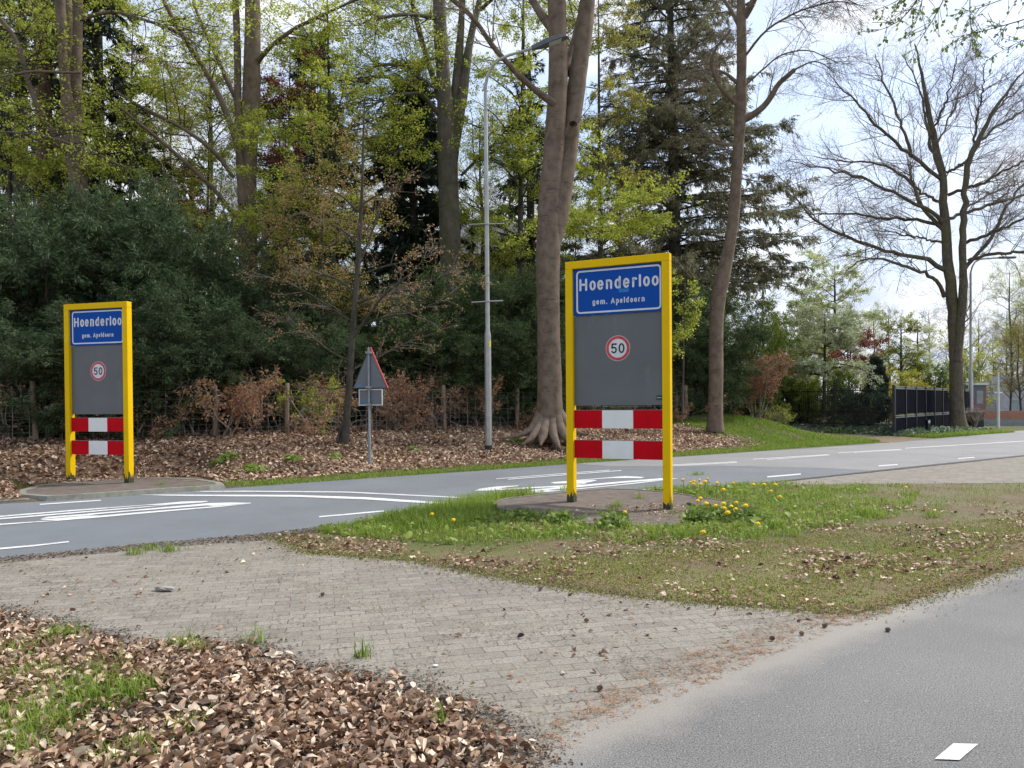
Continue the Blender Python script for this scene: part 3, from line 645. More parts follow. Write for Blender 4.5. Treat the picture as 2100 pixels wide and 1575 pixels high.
    for ch in SMALL: text_mesh([ch], .084, .062, .0155, yb - .002, yb - .0002, ox, top - .11 - .535, k).build('small_letter', M['white'], bp)
    if sticker: MB().box(ox + 965 * k, ox + 1150 * k, yb - .001, yb, top - .11 - .385, top - .11 - .335).build('faded_sticker', M['pale_blue'], bp)
    # two striped boards
    for za, zb in ((2.17, 2.43), (2.605, 2.865)):
        b = MB().box(x0 + .004, x1 - .002, .035, .058, top - zb, top - za).build('striped_board', M['red'], root)
        L3 = (x1 - x0) / 3
        MB().box(x0 + L3 * .985, x0 + L3 * 2.03, .0335, .035, top - zb + .0005, top - za - .0005).build('white_band', M['band_white'], b)
        MB().box(x0 + .004, x1 - .002, .034, .060, top - za + .0005, top - za + .006).build('edge_strip', M['rail'], b)
    return root
dl, dr = 11.3, 10.62
xl = at(1160.5, 800, dl)[0]; xr = at(1374, 800, dr)[0]
Wn = math.hypot(xr - xl, dl - dr); yawn = -math.atan2(dl - dr, xr - xl)
town_sign('large yellow-framed blue town sign standing on the near verge', (xl, dl), yawn, Wn, 3.565, .055, .0)
dl2 = 14.75; yl = math.radians(-16)
xl2 = at(132.5, 800, dl2)[0]
town_sign('smaller-looking yellow-framed blue town sign on the left, across the road', (xl2, dl2), yl, Wn * .95, float(at(131, 624.5, dl2)[2]), .075, .085, False)

# ---------------------------------------------------------------- warning sign seen from behind
def back_sign():
    b = hit(758, 958); d = b[1]; k = d / FPX
    root = thing('warning_sign', b, 'triangular warning sign seen from behind on a grey pole beside the lamp post', 'traffic sign', rz=math.radians(-8))
    H = (958 - 712) * k
    MB().lathe([(.036, -.1), (.036, .62), (.034, .66), (.026, .70), (.025, H - .005), (.0, H)], 16).build('pole', M['galv'], root, smooth=True)
    zt, zb = H + .0, (958 - 797) * k; hw = .47
    def tri(s, z0, z1): return [(-s * hw + .02, z0), (s * hw + .02, z0), (s * .03 + .02, z1), (-s * .03 + .02, z1)]
    p = MB().plate(tri(.97, zb + .012, zt - .02), .032, .038).build('triangle_plate', M['grey_back'], root)
    rim = MB()
    o1 = tri(1., zb, zt); o2 = tri(.945, zb + .02, zt - .05); n = 4
    V = [(x, y, z) for y in (.026, .046) for x, z in o1] + [(x, y, z) for y in (.026, .046) for x, z in o2]
    F = []
    for a in range(n):
        b2 = (a + 1) % n
        F += [(a, b2, n + b2, n + a), (2 * n + b2, 2 * n + a, 3 * n + a, 3 * n + b2), (n + a, n + b2, 3 * n + b2, 3 * n + a), (b2, a, 2 * n + a, 2 * n + b2)]
    rim.add(V, F); rim.build('edge_rim', M['rubber'], p)
    MB().plate([(hw + .022, zb), (hw + .042, zb + .012), (.055, zt + .005), (.03, zt - .02)], .020, .052).build('red_rim', M['rim_red'], p)
    for zc in (zt - .12, zb + .03): MB().box(-.06, .07, -.05, .045, zc - .022, zc + .022).build('clamp', M['galv'], root, bevel=.005)
    MB().box(-.34, -.19, .029, .0315, zb + .045, zb + .085).build('sticker', M['blue_sticker'], p)
    z1, z0 = zb - .01, zb - .37
    q = MB().box(-.26, .32, .045, .05, z0 + .02, z1 - .02).build('lower_plate', M['grey_back'], root)
    fr = MB(); fr.box(-.29, -.262, .03, .06, z0, z1); fr.box(.322, .352, .03, .06, z0, z1); fr.box(-.262, .322, .03, .06, z0, z0 + .022); fr.box(-.262, .322, .03, .06, z1 - .022, z1)
    fr.build('pale_rim', M['rim'], q, bevel=.006)
    MB().box(-.22, -.08, .0415, .0445, z0 + .06, z0 + .10).build('sticker', M['blue_sticker'], q)
    MB().box(-.05, .06, -.05, .045, z0 + .0, z0 + .04).build('clamp', M['galv'], root, bevel=.005)
    p.scale = (.84, 1, 1); q.scale = (.84, 1, 1)
back_sign()

# ---------------------------------------------------------------- street lamps
def street_lamp():
    b = hit(1002, 926); d = b[1]; k = d / FPX; zz = lambda v: (926 - v) * k
    root = thing('street_lamp', b, 'tall aluminium street lamp with curved arm, left of the twin-stemmed beech', 'street lamp')
    MB().lathe([(.092, -.1), (.092, .0), (.092, zz(913))], 20).build('black_sleeve', M['rubber'], root, smooth=True)
    p0 = [(.086, zz(913) + .001), (.086, zz(690)), (.080, zz(685)), (.060, zz(676)), (.058, zz(400)), (.050, zz(232)), (.047, zz(231))]
    MB().lathe(p0, 20).build('pole', M['alu'], root, smooth=True)
    pts = []
    for u, v in [(996, 231), (995.5, 200), (996, 180), (1000, 160), (1010, 141), (1025, 129), (1045, 121), (1075, 113), (1098, 106)]:
        q = at(u, v, d); pts.append((q[0] - b[0], (0 if v > 200 else -.25 * (231 - v) / 125), q[2] - b[2]))
    pts[0] = (at(996, 231, d)[0] - b[0], 0, pts[0][2])
    pp = MB().tube([(x, y, z) for x, y, z in pts], [.044, .042, .041, .040, .038, .036, .035, .034, .033], 14); 
    sx = pts[0][0]
    pp.build('arm', M['alu'], root, smooth=True)
    e = np.array(pts[-1]); dv = nrm(np.array(pts[-1]) - np.array(pts[-2])); up = np.array([-dv[2], 0, dv[0]]); sd_ = np.cross(dv, up)
    def hd(a, b_, c): return tuple(e + dv * a + sd_ * b_ + up * c)
    prof = [(-.10, .045, -.045, .05), (.10, .09, -.05, .075), (.30, .155, -.045, .085), (.62, .155, -.03, .07), (.80, .10, -.02, .045), (.84, .06, -.012, .03)]
    mb = MB(); V = []; F = []
    for a, hw, lo, hi in prof: V += [hd(a, -hw, lo), hd(a, hw, lo), hd(a, hw * .85, hi), hd(a, -hw * .85, hi)]
    for j in range(len(prof) - 1):
        for q in range(4): F.append((j * 4 + q, j * 4 + (q + 1) % 4, (j + 1) * 4 + (q + 1) % 4, (j + 1) * 4 + q))
    F += [(3, 2, 1, 0), tuple(range(len(V) - 4, len(V)))]
    h = mb.add(V, F).build('lamp_head', M['lamp_grey'], root, bevel=.008)
    ln = MB(); z = -.052
    ln.add([hd(.33, -.11, z), hd(.33, .11, z), hd(.66, .11, z + .012), hd(.66, -.11, z + .012), hd(.33, -.11, z + .01), hd(.33, .11, z + .01), hd(.66, .11, z + .03), hd(.66, -.11, z + .03)], [(0, 1, 2, 3), (0, 4, 5, 1), (1, 5, 6, 2), (2, 6, 7, 3), (3, 7, 4, 0)]).build('lens', M['lens'], h)
    for v, hw in ((461, 37), (619, 33)):
        a = math.radians(14); c = zz(v); L_ = hw * k
        MB().tube([(-L_ * math.cos(a), L_ * math.sin(a) * -.6, c - .02), (0, -.07, c), (L_ * math.cos(a), L_ * math.sin(a) * .6, c + .03)], .016, 8).build('cross_arm', M['alu'], root, smooth=True)
        MB().lathe([(.064, c - .03), (.064, c + .03)], 16).build('clamp', M['alu'], root)
    st = MB(); zc = zz(706); V = []
    for a in (-70, -55, -40, -25):
        r = math.radians(a); V += [(.0885 * math.cos(r), .0885 * math.sin(r), zc - .07), (.0885 * math.cos(r), .0885 * math.sin(r), zc + .07)]
    st.add(V, [(0, 2, 3, 1), (2, 4, 5, 3), (4, 6, 7, 5)]).build('sticker', M['yellow_sticker'], root)
street_lamp()
def far_lamp():
    d = 43.; b = at(1991, 862, d); b[2] = .1; k = d / FPX
    root = thing('street_lamp', b, 'slim distant street lamp behind the bare oak trunk', 'street lamp')
    zt = at(1992, 560, d)[2] - b[2]; zm = at(1992, 765, d)[2] - b[2]
    MB().lathe([(.115, -.1), (.115, zm), (.075, zm + .1), (.06, zt)], 12).build('pole', M['alu'], root, smooth=True)
    pts = [(0, 0, zt)] + [((u - 1992) * k, -.1, at(u, v, d)[2] - b[2]) for u, v in [(1993, 548), (1999, 538), (2010, 532), (2035, 530), (2050, 529)]]
    MB().tube(pts, .05, 8).build('arm', M['alu'], root, smooth=True)
    e = pts[-1]; MB().box(e[0] - .1, e[0] + .85, e[1] - .12, e[1] + .12, e[2] - .05, e[2] + .05).build('lamp_head', M['lamp_grey'], root, bevel=.02)
far_lamp()

# ---------------------------------------------------------------- trees
MATSET = [M['twig']]
def px_stem(pts, d, K=18, dd=0.0):
    """pts: (u, v, radius in px); the limb drifts dd metres in depth over its length"""
    n = len(pts); P = []; R = []
    for i, q in enumerate(pts):
        dz = d + (dd * i / max(n - 1, 1)); P.append(at(q[0], q[1], dz)); R.append(q[2] * dz / FPX)
    return resample(P, R, K)
def stack(lst):
    def rs(a, b, K=18):
        f = np.linspace(0, len(a) - 1, K); i = np.arange(len(a)); return np.stack([np.interp(f, i, a[:, c]) for c in range(3)], 1), np.interp(f, i, b)
    q = [rs(a, b) for a, b in lst]; return np.stack([a for a, b in q]), np.stack([b for a, b in q])
def tree(name, label, base, mbark, stems, limbs, levels, leaves=None, cat='tree', group=None, seed=1, sides=12, leafsrc=2, extra=None, mtwig=None, top_limit=None):
    """stems and limbs are (P, R) arrays; levels: list of grow() settings; leaves: list of (material, count, size, kwargs)"""
    rng = np.random.default_rng(seed)
    root = thing(name, base, label, cat, group)
    parts = [tubes(a[None], b[None], sides) for a, b in stems] + [tubes(a[None], b[None], 7) for a, b in limbs]
    if extra: parts += extra
    V, F = merge(parts); kk = .012 if sides >= 12 else .004     # slight swellings and hollows
    V = V + (kk * np.stack([np.sin(V[:, 2] * 5 + V[:, 0] * 9) * np.cos(V[:, 1] * 11 + V[:, 2] * 2.3), np.sin(V[:, 2] * 6.3 + V[:, 1] * 8) * np.cos(V[:, 0] * 13), 0 * V[:, 0]], 1))
    mesh_np('trunk', V, [F], mbark, root, smooth=True)
    src = stack(limbs) if limbs else stack(stems)
    lv = [src]; tw = []
    for kw in levels:
        kw = dict(kw); fr = kw.pop('frm', -1); base_src = stack(stems) if fr == 'stems' else lv[fr]
        Pn, Rn = grow(base_src[0], base_src[1], rng=rng, **kw); Rn = np.maximum(Rn, .0035); lv.append((Pn, Rn)); tw.append(tubes(Pn, Rn, 4 if len(lv) < 3 else 3))
    if tw:
        V, F = merge(tw); mesh_np('twigs', V, [F], mtwig or M['twig'], root)
    for spec in (leaves or []):
        mat_, cnt, size, kw = spec; kw = dict(kw); fr = kw.pop('frm', -1)
        V, F, t, C = leaves_on(lv[fr][0], cnt, rng, size, **kw)
        mesh_np('crown', V, [F], mat_, root, tint=t)
    return root

# --- the twin-stemmed beech between the signs
D7 = 21.5
b7 = hit(1128, 893); b7[2] -= .05
roots = []
for pts in ([(1112, 840, 12), (1101, 870, 12), (1082, 890, 6), (1048, 897, 3), (1030, 899, 1)], [(1114, 850, 12), (1103, 882, 11), (1088, 903, 6), (1070, 912, 1)], [(1122, 858, 12), (1113, 892, 11), (1108, 914, 2)],
            [(1132, 858, 12), (1134, 890, 10), (1143, 912, 5), (1150, 922, 1)], [(1142, 850, 12), (1151, 882, 11), (1165, 904, 6), (1182, 918, 1)], [(1146, 845, 11), (1160, 868, 11), (1176, 884, 7), (1200, 891, 2)]):
    P = []
    for i, (u, v, r) in enumerate(pts):
        dz = D7 - (v - 850) / 50 * .9; P.append(at(u, v, dz))
    roots.append(resample(P, [r * D7 / FPX for u, v, r in pts], 10))
s7 = [px_stem([(1130, 905, 40), (1129, 890, 34), (1128, 872, 29.5), (1127, 845, 27), (1127, 800, 25.5), (1126, 700, 23.5), (1123, 600, 23.5), (1124, 520, 25), (1126, 470, 25), (1126, 420, 23), (1131, 360, 22), (1137, 300, 21), (1143, 200, 20), (1146, 100, 19), (1141, 0, 19), (1138, -150, 15), (1135, -320, 8)], D7, 40),
      px_stem([(1126, 520, 20), (1138, 460, 22), (1149, 420, 21.5), (1157, 370, 20), (1165, 300, 19.5), (1173, 250, 18.5), (1186, 150, 18), (1200, 50, 17), (1210, -50, 15), (1222, -280, 8)], D7, 36, 0.5)]
l7 = [px_stem([(1136, 212, 9), (1112, 195, 7.5), (1085, 175, 6.5), (1055, 146, 6), (1030, 118, 5.5), (1005, 88, 5.5), (975, 40, 5), (930, 0, 5), (860, -60, 3)], D7 - .2, 22, -1.5),
      px_stem([(1136, 62, 11), (1120, 45, 9.5), (1108, 25, 8.5), (1090, 0, 8), (1075, -60, 7), (1060, -220, 4)], D7, 18, .8),
      px_stem([(1160, 150, 11), (1172, 110, 10), (1186, 60, 9), (1200, 0, 8), (1215, -100, 5)], D7 + .5, 18, 1.5),
      px_stem([(1172, 275, 13), (1174, 262, 12), (1176, 254, 9)], D7 - .25, 6, -.25),
      px_stem([(1205, 0, 7), (1240, -80, 5), (1290, -160, 3)], D7, 14, -1), px_stem([(1140, -60, 6), (1080, -150, 4), (1000, -230, 3)], D7, 14, -2)]
knots = []
rk = np.random.default_rng(2)
tree('beech_tree', 'thick twin-stemmed grey beech with spreading roots, between the lamp and the near town sign', b7, M['beech_bark'], s7, l7,
     [dict(n=80, t0=.35, L=2.2, ang=45, rmax=.02, up=.02), dict(n=500, L=.9, ang=45, rmax=.008)], [(M['olive'], 2500, .06, dict(aspect=.6, spread=.04))], seed=7, sides=18, extra=[tubes(a[None], b[None], 9) for a, b in roots])

# --- the single leaning beech right of the near sign
D8 = 26.5
b8 = hit(1468, 880); b8[2] -= .05
s8 = [px_stem([(1466, 885, 21), (1467, 860, 18), (1468, 830, 17), (1468, 760, 16.5), (1469, 700, 16), (1469, 640, 16), (1473, 605, 16.5), (1479, 580, 18), (1488, 545, 15), (1497, 500, 13.5), (1504, 460, 13), (1508, 400, 13), (1512, 340, 12), (1516, 280, 12.5), (1519, 230, 13.5), (1521, 150, 11.5), (1521, 80, 11), (1520, 30, 11), (1518, -60, 8), (1508, -220, 4)], D8, 40)]
s8 = [(s8[0][0], s8[0][1] * .88)]
l8 = [px_stem([(1524, 246, 8), (1545, 235, 7), (1565, 220, 6.5), (1578, 205, 6), (1590, 180, 5.5), (1608, 160, 5), (1630, 143, 4.5)], D8, 16, -.6),
      px_stem([(1630, 143, 2.0), (1665, 124, 1.4), (1690, 130, 1.1), (1712, 150, .8)], D8 - .6, 12, -.3),
      px_stem([(1514, 215, 5.5), (1500, 203, 4.5), (1475, 180, 4), (1458, 140, 3.5), (1456, 118, 3), (1470, 95, 2.5), (1500, 60, 2)], D8, 16, -.8),
      px_stem([(1512, 170, 4), (1490, 150, 3), (1450, 140, 2.5), (1410, 150, 1.5)], D8, 14, 1),
      px_stem([(1514, 300, 4), (1497, 296, 3.5), (1475, 297, 3), (1452, 284, 2)], D8, 12, -.4),
      px_stem([(1526, 35, 8), (1545, 5, 7), (1562, -50, 5), (1580, -160, 3)], D8, 14, -1),
      px_stem([(1520, 60, 5), (1500, 20, 4), (1470, -20, 3), (1440, -90, 2)], D8, 14, 1),
      px_stem([(1524, 120, 3), (1570, 60, 2.2), (1640, 20, 1.8), (1720, 0, 1.3), (1760, 10, .8)], D8, 16, -2.5),
      px_stem([(1530, 10, 3), (1600, -30, 2.2), (1680, -30, 1.6), (1760, 10, 1)], D8, 16, -3),
      px_stem([(1523, 180, 2), (1600, 110, 1.6), (1660, 100, 1.2), (1720, 130, .8)], D8, 16, -1.5)]
tree('beech_tree', 'single leaning smooth-barked beech right of the near town sign, with a broken upper limb', b8, M['beech_bark'], s8, l8,
     [dict(n=170, t0=.2, L=1.8, ang=45, rmax=.014, up=-.02), dict(n=1500, L=.7, ang=45, rmax=.006, up=-.03), dict(n=2500, L=.3, ang=45, rmax=.004)], [(M['olive'], 3500, .035, dict(aspect=.7, spread=.02))], seed=8, sides=16)

# --- beeches behind the yews on the left
D5 = 26.
b5 = hit(512, 800); b5 = onground(at(514, 800, D5)[0], D5)
s5 = [px_stem([(518, 860, 21), (514, 650, 18), (509, 500, 18), (505, 400, 19), (509, 300, 18), (515, 230, 18.5), (518, 100, 16), (518, 0, 15), (516, -150, 12), (510, -320, 6)], D5, 30),
      px_stem([(500, 420, 9), (490, 350, 7), (488, 200, 7), (486, 60, 7), (480, -60, 6), (470, -250, 3)], D5 - .3, 22, .4)]
l5 = [px_stem([(498, 345, 6), (480, 270, 6), (447, 190, 5.5), (412, 130, 5), (372, 70, 4.5), (335, 0, 4), (300, -80, 2.5)], D5 - .3, 20, -1.5),
      px_stem([(500, 235, 6), (472, 180, 5), (442, 110, 4.5), (417, 60, 3.5), (395, 0, 3), (380, -60, 2)], D5, 18, 1.5),
      px_stem([(527, 130, 5.5), (548, 100, 4.5), (600, 60, 4), (680, 22, 3), (750, -10, 2.2)], D5, 16, -2),
      px_stem([(487, 452, 4.5), (442, 390, 4.5), (382, 335, 4.2), (332, 290, 4), (282, 250, 3.2), (240, 215, 2.2)], D5 - .4, 18, -2.5),
      px_stem([(480, 365, 4), (440, 310, 4.2), (380, 265, 4), (300, 225, 3.2), (240, 190, 2.2)], D5 - .4, 18, -1.8),
      px_stem([(470, 600, 4), (502, 575, 5.5), (516, 550, 5.5), (523, 510, 5.5), (545, 485, 4.8), (580, 455, 4.2), (610, 436, 3.5), (690, 440, 2)], D5 - 2.5, 20, -.5),
      px_stem([(540, 480, 2.6), (538, 462, 2.6), (537, 448, 2)], D5 - 2.9, 6, 0),
      px_stem([(515, 570, 2.5), (580, 590, 2.2), (640, 600, 1.8), (700, 640, 1.3)], D5 - 2.6, 14, -.5)]
LV = lambda a, b, c, up=.01: [dict(n=a, t0=.2, L=2.6, ang=48, rmax=.02, up=up, flatz=.6, dirbias=(0, .55, 0)), dict(n=b, L=1.2, ang=48, rmax=.009, flatz=.5), dict(n=c, L=.5, ang=45, rmax=.005, flatz=.5)]
tree('beech_tree', 'straight smooth beech rising behind the yews right of the left town sign', b5, M['beech_bark'], s5, l5, LV(80, 500, 1000), [(M['lime'], 11000, .075, dict(aspect=.7, spread=.05, rnd=.5))], seed=5, sides=14, mtwig=M['dark_twig'])
D1 = 24.
s1 = [px_stem([(176, 850, 20), (172, 600, 18), (168, 450, 17.5), (162, 380, 17), (154, 310, 19), (147, 262, 18), (138, 220, 12), (132, 170, 9.5), (128, 100, 9), (123, 0, 9.5), (118, -150, 8), (115, -300, 4)], D1, 30),
      px_stem([(158, 330, 12), (155, 250, 11.5), (156, 180, 10.5), (158, 100, 9.5), (160, 0, 9), (165, -150, 7), (170, -300, 4)], D1 + .2, 24, .5),
      px_stem([(152, 300, 10), (146, 220, 8), (143, 130, 7), (140, 0, 7), (138, -200, 4)], D1 + .5, 22, 1.)]
l1 = [px_stem([(135, 305, 7), (110, 275, 6.5), (85, 235, 6), (62, 185, 5.5), (45, 110, 5), (20, 55, 4.5), (-10, 30, 4), (-60, -20, 3)], D1, 18, -1),
      px_stem([(165, 150, 2.6), (60, 145, 2.5), (0, 158, 2.2), (-80, 165, 1.5)], D1 - .5, 14, -1.5), px_stem([(-60, 270, 1.5), (30, 271, 2), (80, 275, 2.2), (150, 295, 2.6), (220, 325, 2), (260, 345, 1.2)], D1 - 1, 16, -.5),
      px_stem([(165, 40, 4), (230, 20, 3.5), (310, 45, 3), (360, 60, 2.2), (400, 90, 1.5)], D1, 16, -1.5), px_stem([(160, -20, 4), (100, -60, 3), (20, -80, 2)], D1, 12, -2), px_stem([(160, -60, 4), (240, -120, 3), (330, -100, 2)], D1, 12, -2)]
tree('beech_tree', 'many-stemmed smooth grey beech behind the left town sign, forking high up', onground(at(176, 800, D1)[0], D1), M['beech_bark'], s1, l1, LV(110, 700, 1400), [(M['lime'], 9000, .085, dict(aspect=.75, spread=.06, rnd=.5))], seed=11, sides=14, mtwig=M['dark_twig'])
def simple_trunk(name, label, pts, d, mbk, seed, nb=26, leaves=None, L=2.5, levels=None, cat='tree', group=None, dd=0, t0=.35, ang=75, up=.0, mtwig=None, flatz=.6):
    rng = np.random.default_rng(seed); st = px_stem(pts, d, 28, dd); P, R = grow(st[0][None], st[1][None], nb, rng, t0=t0, t1=1, L=L, fall=.5, ang=ang, up=up, K=9, r0=.4, rend=.2, jit=.1, flatz=flatz)
    limbs = [(P[i], R[i]) for i in range(len(P))]; bs = onground(*at(pts[0][0], pts[0][1], d)[:2])
    return tree(name, label, bs, mbk, [st], limbs, levels or LV(nb * 6, nb * 22, nb * 40), leaves, cat, group, seed, 10, mtwig=mtwig or M['dark_twig'])
simple_trunk('pine_tree', 'tall tree with reddish-brown bark just left of the many-stemmed beech', [(98, 850, 19), (97, 500, 17.5), (95, 350, 16.5), (91, 250, 15), (86, 130, 13), (83, 0, 11), (82, -200, 7)], 28, M['red_bark'], 21, 16, [(M['spruce'], 6000, .16, dict(aspect=.25, spread=.05, droop=.3))], t0=.6)
simple_trunk('tall_tree', 'dark mossy tall trunk nearest the left edge of the wood', [(46, 850, 16), (43, 400, 13), (43, 200, 11.5), (45, 80, 9), (46, -200, 5)], 31, M['dark_bark'], 22, 22, [(M['lime'], 18000, .085, dict(aspect=.7, spread=.06, rnd=.5))], t0=.4)
D6 = 29.
s6 = [px_stem([(926, 850, 26), (925, 640, 23), (924, 520, 22), (921, 420, 21), (918, 330, 20), (917, 260, 20), (912, 200, 15), (907, 140, 14), (903, 60, 14), (900, 0, 13), (896, -200, 8), (894, -320, 4)], D6, 30),
      px_stem([(926, 330, 13), (938, 250, 12), (948, 205, 11), (956, 130, 9), (968, 60, 7), (985, 0, 6), (1000, -120, 3.5)], D6, 22, 1.2),
      px_stem([(922, 260, 11), (932, 200, 10), (941, 120, 8.5), (945, 60, 7), (950, -20, 6), (955, -180, 3)], D6 + .3, 22, .6)]
l6 = [px_stem([(908, 220, 8), (893, 175, 6.5), (872, 110, 6), (855, 50, 5.5), (842, -10, 4.5), (830, -80, 3)], D6, 16, 1),
      px_stem([(906, 240, 6.5), (885, 215, 5.5), (862, 190, 5), (840, 175, 4.5), (810, 160, 4), (780, 155, 3), (740, 170, 2)], D6, 16, -2),
      px_stem([(905, 190, 4), (870, 165, 4), (830, 140, 3.5), (792, 128, 3), (750, 145, 2.2)], D6, 14, -1), px_stem([(868, 190, 3.5), (810, 195, 3), (760, 215, 2.5), (725, 260, 2)], D6 - 1, 14, -1.5),
      px_stem([(900, 40, 5), (860, 30, 4), (820, 30, 3.5), (760, 40, 2.5)], D6, 14, -2), px_stem([(946, 360, 3), (975, 330, 3), (1010, 300, 2.4), (1050, 250, 1.8)], D6, 14, -1),
      px_stem([(985, 20, 4), (1030, -20, 3), (1080, -50, 2)], D6, 14, -2)]
tree('beech_tree', 'tall forked beech left of the street lamp, in young lime-green leaf', onground(at(926, 800, D6)[0], D6), M['beech_bark_mossy'], s6, l6, LV(140, 1400, 3500), [(M['lime'], 25000, .085, dict(aspect=.7, spread=.06, rnd=.45))], seed=6, sides=14, mtwig=M['dark_twig'])

# --- understory trees: wide flat sprays of leaf
def spray_tree(name, label, u, vb, d, vt, rpx, mleaf, nleaf, seed, halfw=3., t0=.2, lean=0, size=.08, mbk=None, nb=34, cat='tree', group=None, up=.01, mtwig=None, flatz=.45, aspect=.7, levels=None, dens=1.0, rnd=.45, fall=.55):
    pts = [(u, vb, rpx), (u + lean * .35, vb + (vt - vb) * .35, rpx * .75), (u + lean * .7, vb + (vt - vb) * .7, rpx * .5), (u + lean, vt, rpx * .15)]
    rng = np.random.default_rng(seed); st = px_stem(pts, d, 24); P, R = grow(st[0][None], st[1][None], nb, rng, t0=t0, t1=1, L=halfw, fall=fall, ang=68, up=up, K=9, r0=.5, rend=.2, jit=.1, flatz=flatz)
    limbs = [(P[i], R[i]) for i in range(nb)]
    lv = levels or [dict(n=int(nb * 7 * dens), t0=.15, L=halfw * .42, ang=45, rmax=.012, flatz=.35), dict(n=int(nb * 26 * dens), L=halfw * .2, ang=45, rmax=.006, flatz=.35)]
    return tree(name, label, onground(*at(u, vb, d)[:2]), mbk or M['dark_bark'], [st], limbs, lv, [(m, int(nleaf * f * 1.8), size, dict(aspect=aspect, spread=.05, rnd=rnd)) for m, f in (mleaf if isinstance(mleaf, list) else [(mleaf, 1)])], cat, group, seed, 7, mtwig=mtwig or M['dark_twig'])
spray_tree('young_beech', 'lime-green leafed young beech in front of the dark spruces, left of the forked beech', 690, 830, 27, -40, 7, M['lime'], 14000, 31, 4.3, .38, -20, nb=44, fall=.25)
spray_tree('young_beech', 'slender beech with fresh lime leaves low behind the straight beech', 600, 830, 24.5, 260, 4, M['lime'], 6500, 32, 2.6, .4, -15, nb=26)
spray_tree('bronze_leaved_tree', 'bushy tree with bronze-olive young leaves in the middle of the wood', 660, 850, 23, 300, 5, [(M['olive'], .75), (M['copper'], .25)], 8500, 33, 3.0, .35, 0, nb=40, size=.065)
spray_tree('red_leaved_tree', 'small tree with reddish young leaves beside the straight beech', 585, 830, 30, 95, 5, M['redleaf'], 6000, 34, 2.2, .65, 10, nb=22, size=.08)
spray_tree('red_leaved_tree', 'small red-leaved crown showing against the sky above the yews', 350, 830, 32, 120, 4, [(M['redleaf'], .6), (M['olive'], .4)], 5000, 35, 2.6, .45, 0, nb=20, size=.075)
spray_tree('young_beech', 'lime-leafed slim tree between the street lamp and the twin beech', 1062, 840, 30, -60, 8, M['lime'], 17000, 36, 3.6, .3, 12, nb=44, size=.085, fall=.3)
spray_tree('yellow_leaved_tree', 'loose yellow-olive tree directly right of the twin beech', 1232, 840, 31, -40, 6, [(M['olive'], .6), (M['yellow_bush'], .12), (M['lime'], .28)], 12000, 37, 2.6, .35, -5, nb=36, size=.07)
spray_tree('young_beech', 'low lime-green bough of leaves just above the near town sign', 1235, 840, 25, 400, 4, M['lime'], 6500, 38, 2.6, .78, 0, nb=24, size=.08, fall=.1)
spray_tree('young_beech', 'lime-green young beech over the left edge of the photo', 20, 850, 27, -60, 6, M['lime'], 14000, 39, 3.0, .35, 0, nb=44, size=.075, fall=.3)
spray_tree('young_beech', 'lime-green airy young beech between the many-stemmed and straight beeches', 262, 850, 27, 30, 5, M['lime'], 13000, 40, 3.6, .42, 10, nb=40, size=.08, fall=.3)
spray_tree('young_beech', 'olive-tinged small beech with wide sprays above the yew hedge', 420, 850, 29, 180, 4, [(M['olive'], .6), (M['lime'], .4)], 10000, 41, 3.2, .35, 10, nb=34, size=.075)
spray_tree('sapling', 'pale green sapling with hanging sprays right beside the near sign frame', 1400, 850, 23, 560, 2.5, M['lime'], 1500, 42, .8, .4, 4, nb=14, size=.06)

# --- the dark sapling with copper leaves by the warning sign
d14 = hit(706, 914)[1]
s14 = [px_stem([(706, 918, 9), (710, 870, 8), (716, 800, 7), (720, 720, 6.5), (726, 640, 6), (733, 560, 5.5), (738, 480, 4.5), (743, 380, 3), (745, 280, 2), (748, 200, 1)], d14, 30),
       px_stem([(690, 912, 4), (700, 880, 4.5), (712, 850, 5)], d14, 8)]
l14 = [px_stem([(722, 697, 3.5), (745, 660, 3.2), (765, 635, 3), (785, 602, 2.6), (820, 580, 2.2), (860, 545, 1.6), (895, 500, 1)], d14, 14, -1),
       px_stem([(733, 620, 3.), (770, 608, 2.6), (830, 596, 2), (890, 575, 1.5), (960, 545, 1)], d14, 14, .6), px_stem([(725, 675, 2.6), (780, 650, 2.2), (850, 640, 1.8), (920, 610, 1.2), (960, 580, .8)], d14, 14, -.8),
       px_stem([(724, 660, 2.4), (690, 640, 2), (640, 605, 1.8), (580, 575, 1.4), (520, 560, 1)], d14, 14, -.7), px_stem([(730, 600, 2.4), (690, 570, 2), (650, 560, 1.6), (600, 540, 1.2)], d14, 14, .5),
       px_stem([(736, 540, 3), (755, 500, 2.4), (775, 440, 1.8), (790, 380, 1.2)], d14, 14, .4), px_stem([(737, 565, 2.2), (790, 545, 2), (840, 535, 1.5), (880, 520, 1)], d14, 12, -.8), px_stem([(738, 500, 2), (700, 470, 1.6), (650, 450, 1.1)], d14, 12, .8),
       px_stem([(720, 740, 2.2), (690, 730, 2), (650, 700, 1.6), (600, 660, 1.2), (560, 650, .8)], d14, 12, -1), px_stem([(718, 760, 2.2), (770, 735, 2), (840, 700, 1.6), (900, 680, 1.1)], d14, 12, 1),
       px_stem([(741, 440, 1.8), (700, 400, 1.4), (650, 380, 1)], d14, 12, -.6), px_stem([(742, 420, 1.8), (790, 390, 1.4), (840, 370, 1)], d14, 12, -.6), px_stem([(716, 790, 2), (680, 800, 1.6), (640, 790, 1)], d14, 10, -.4)]
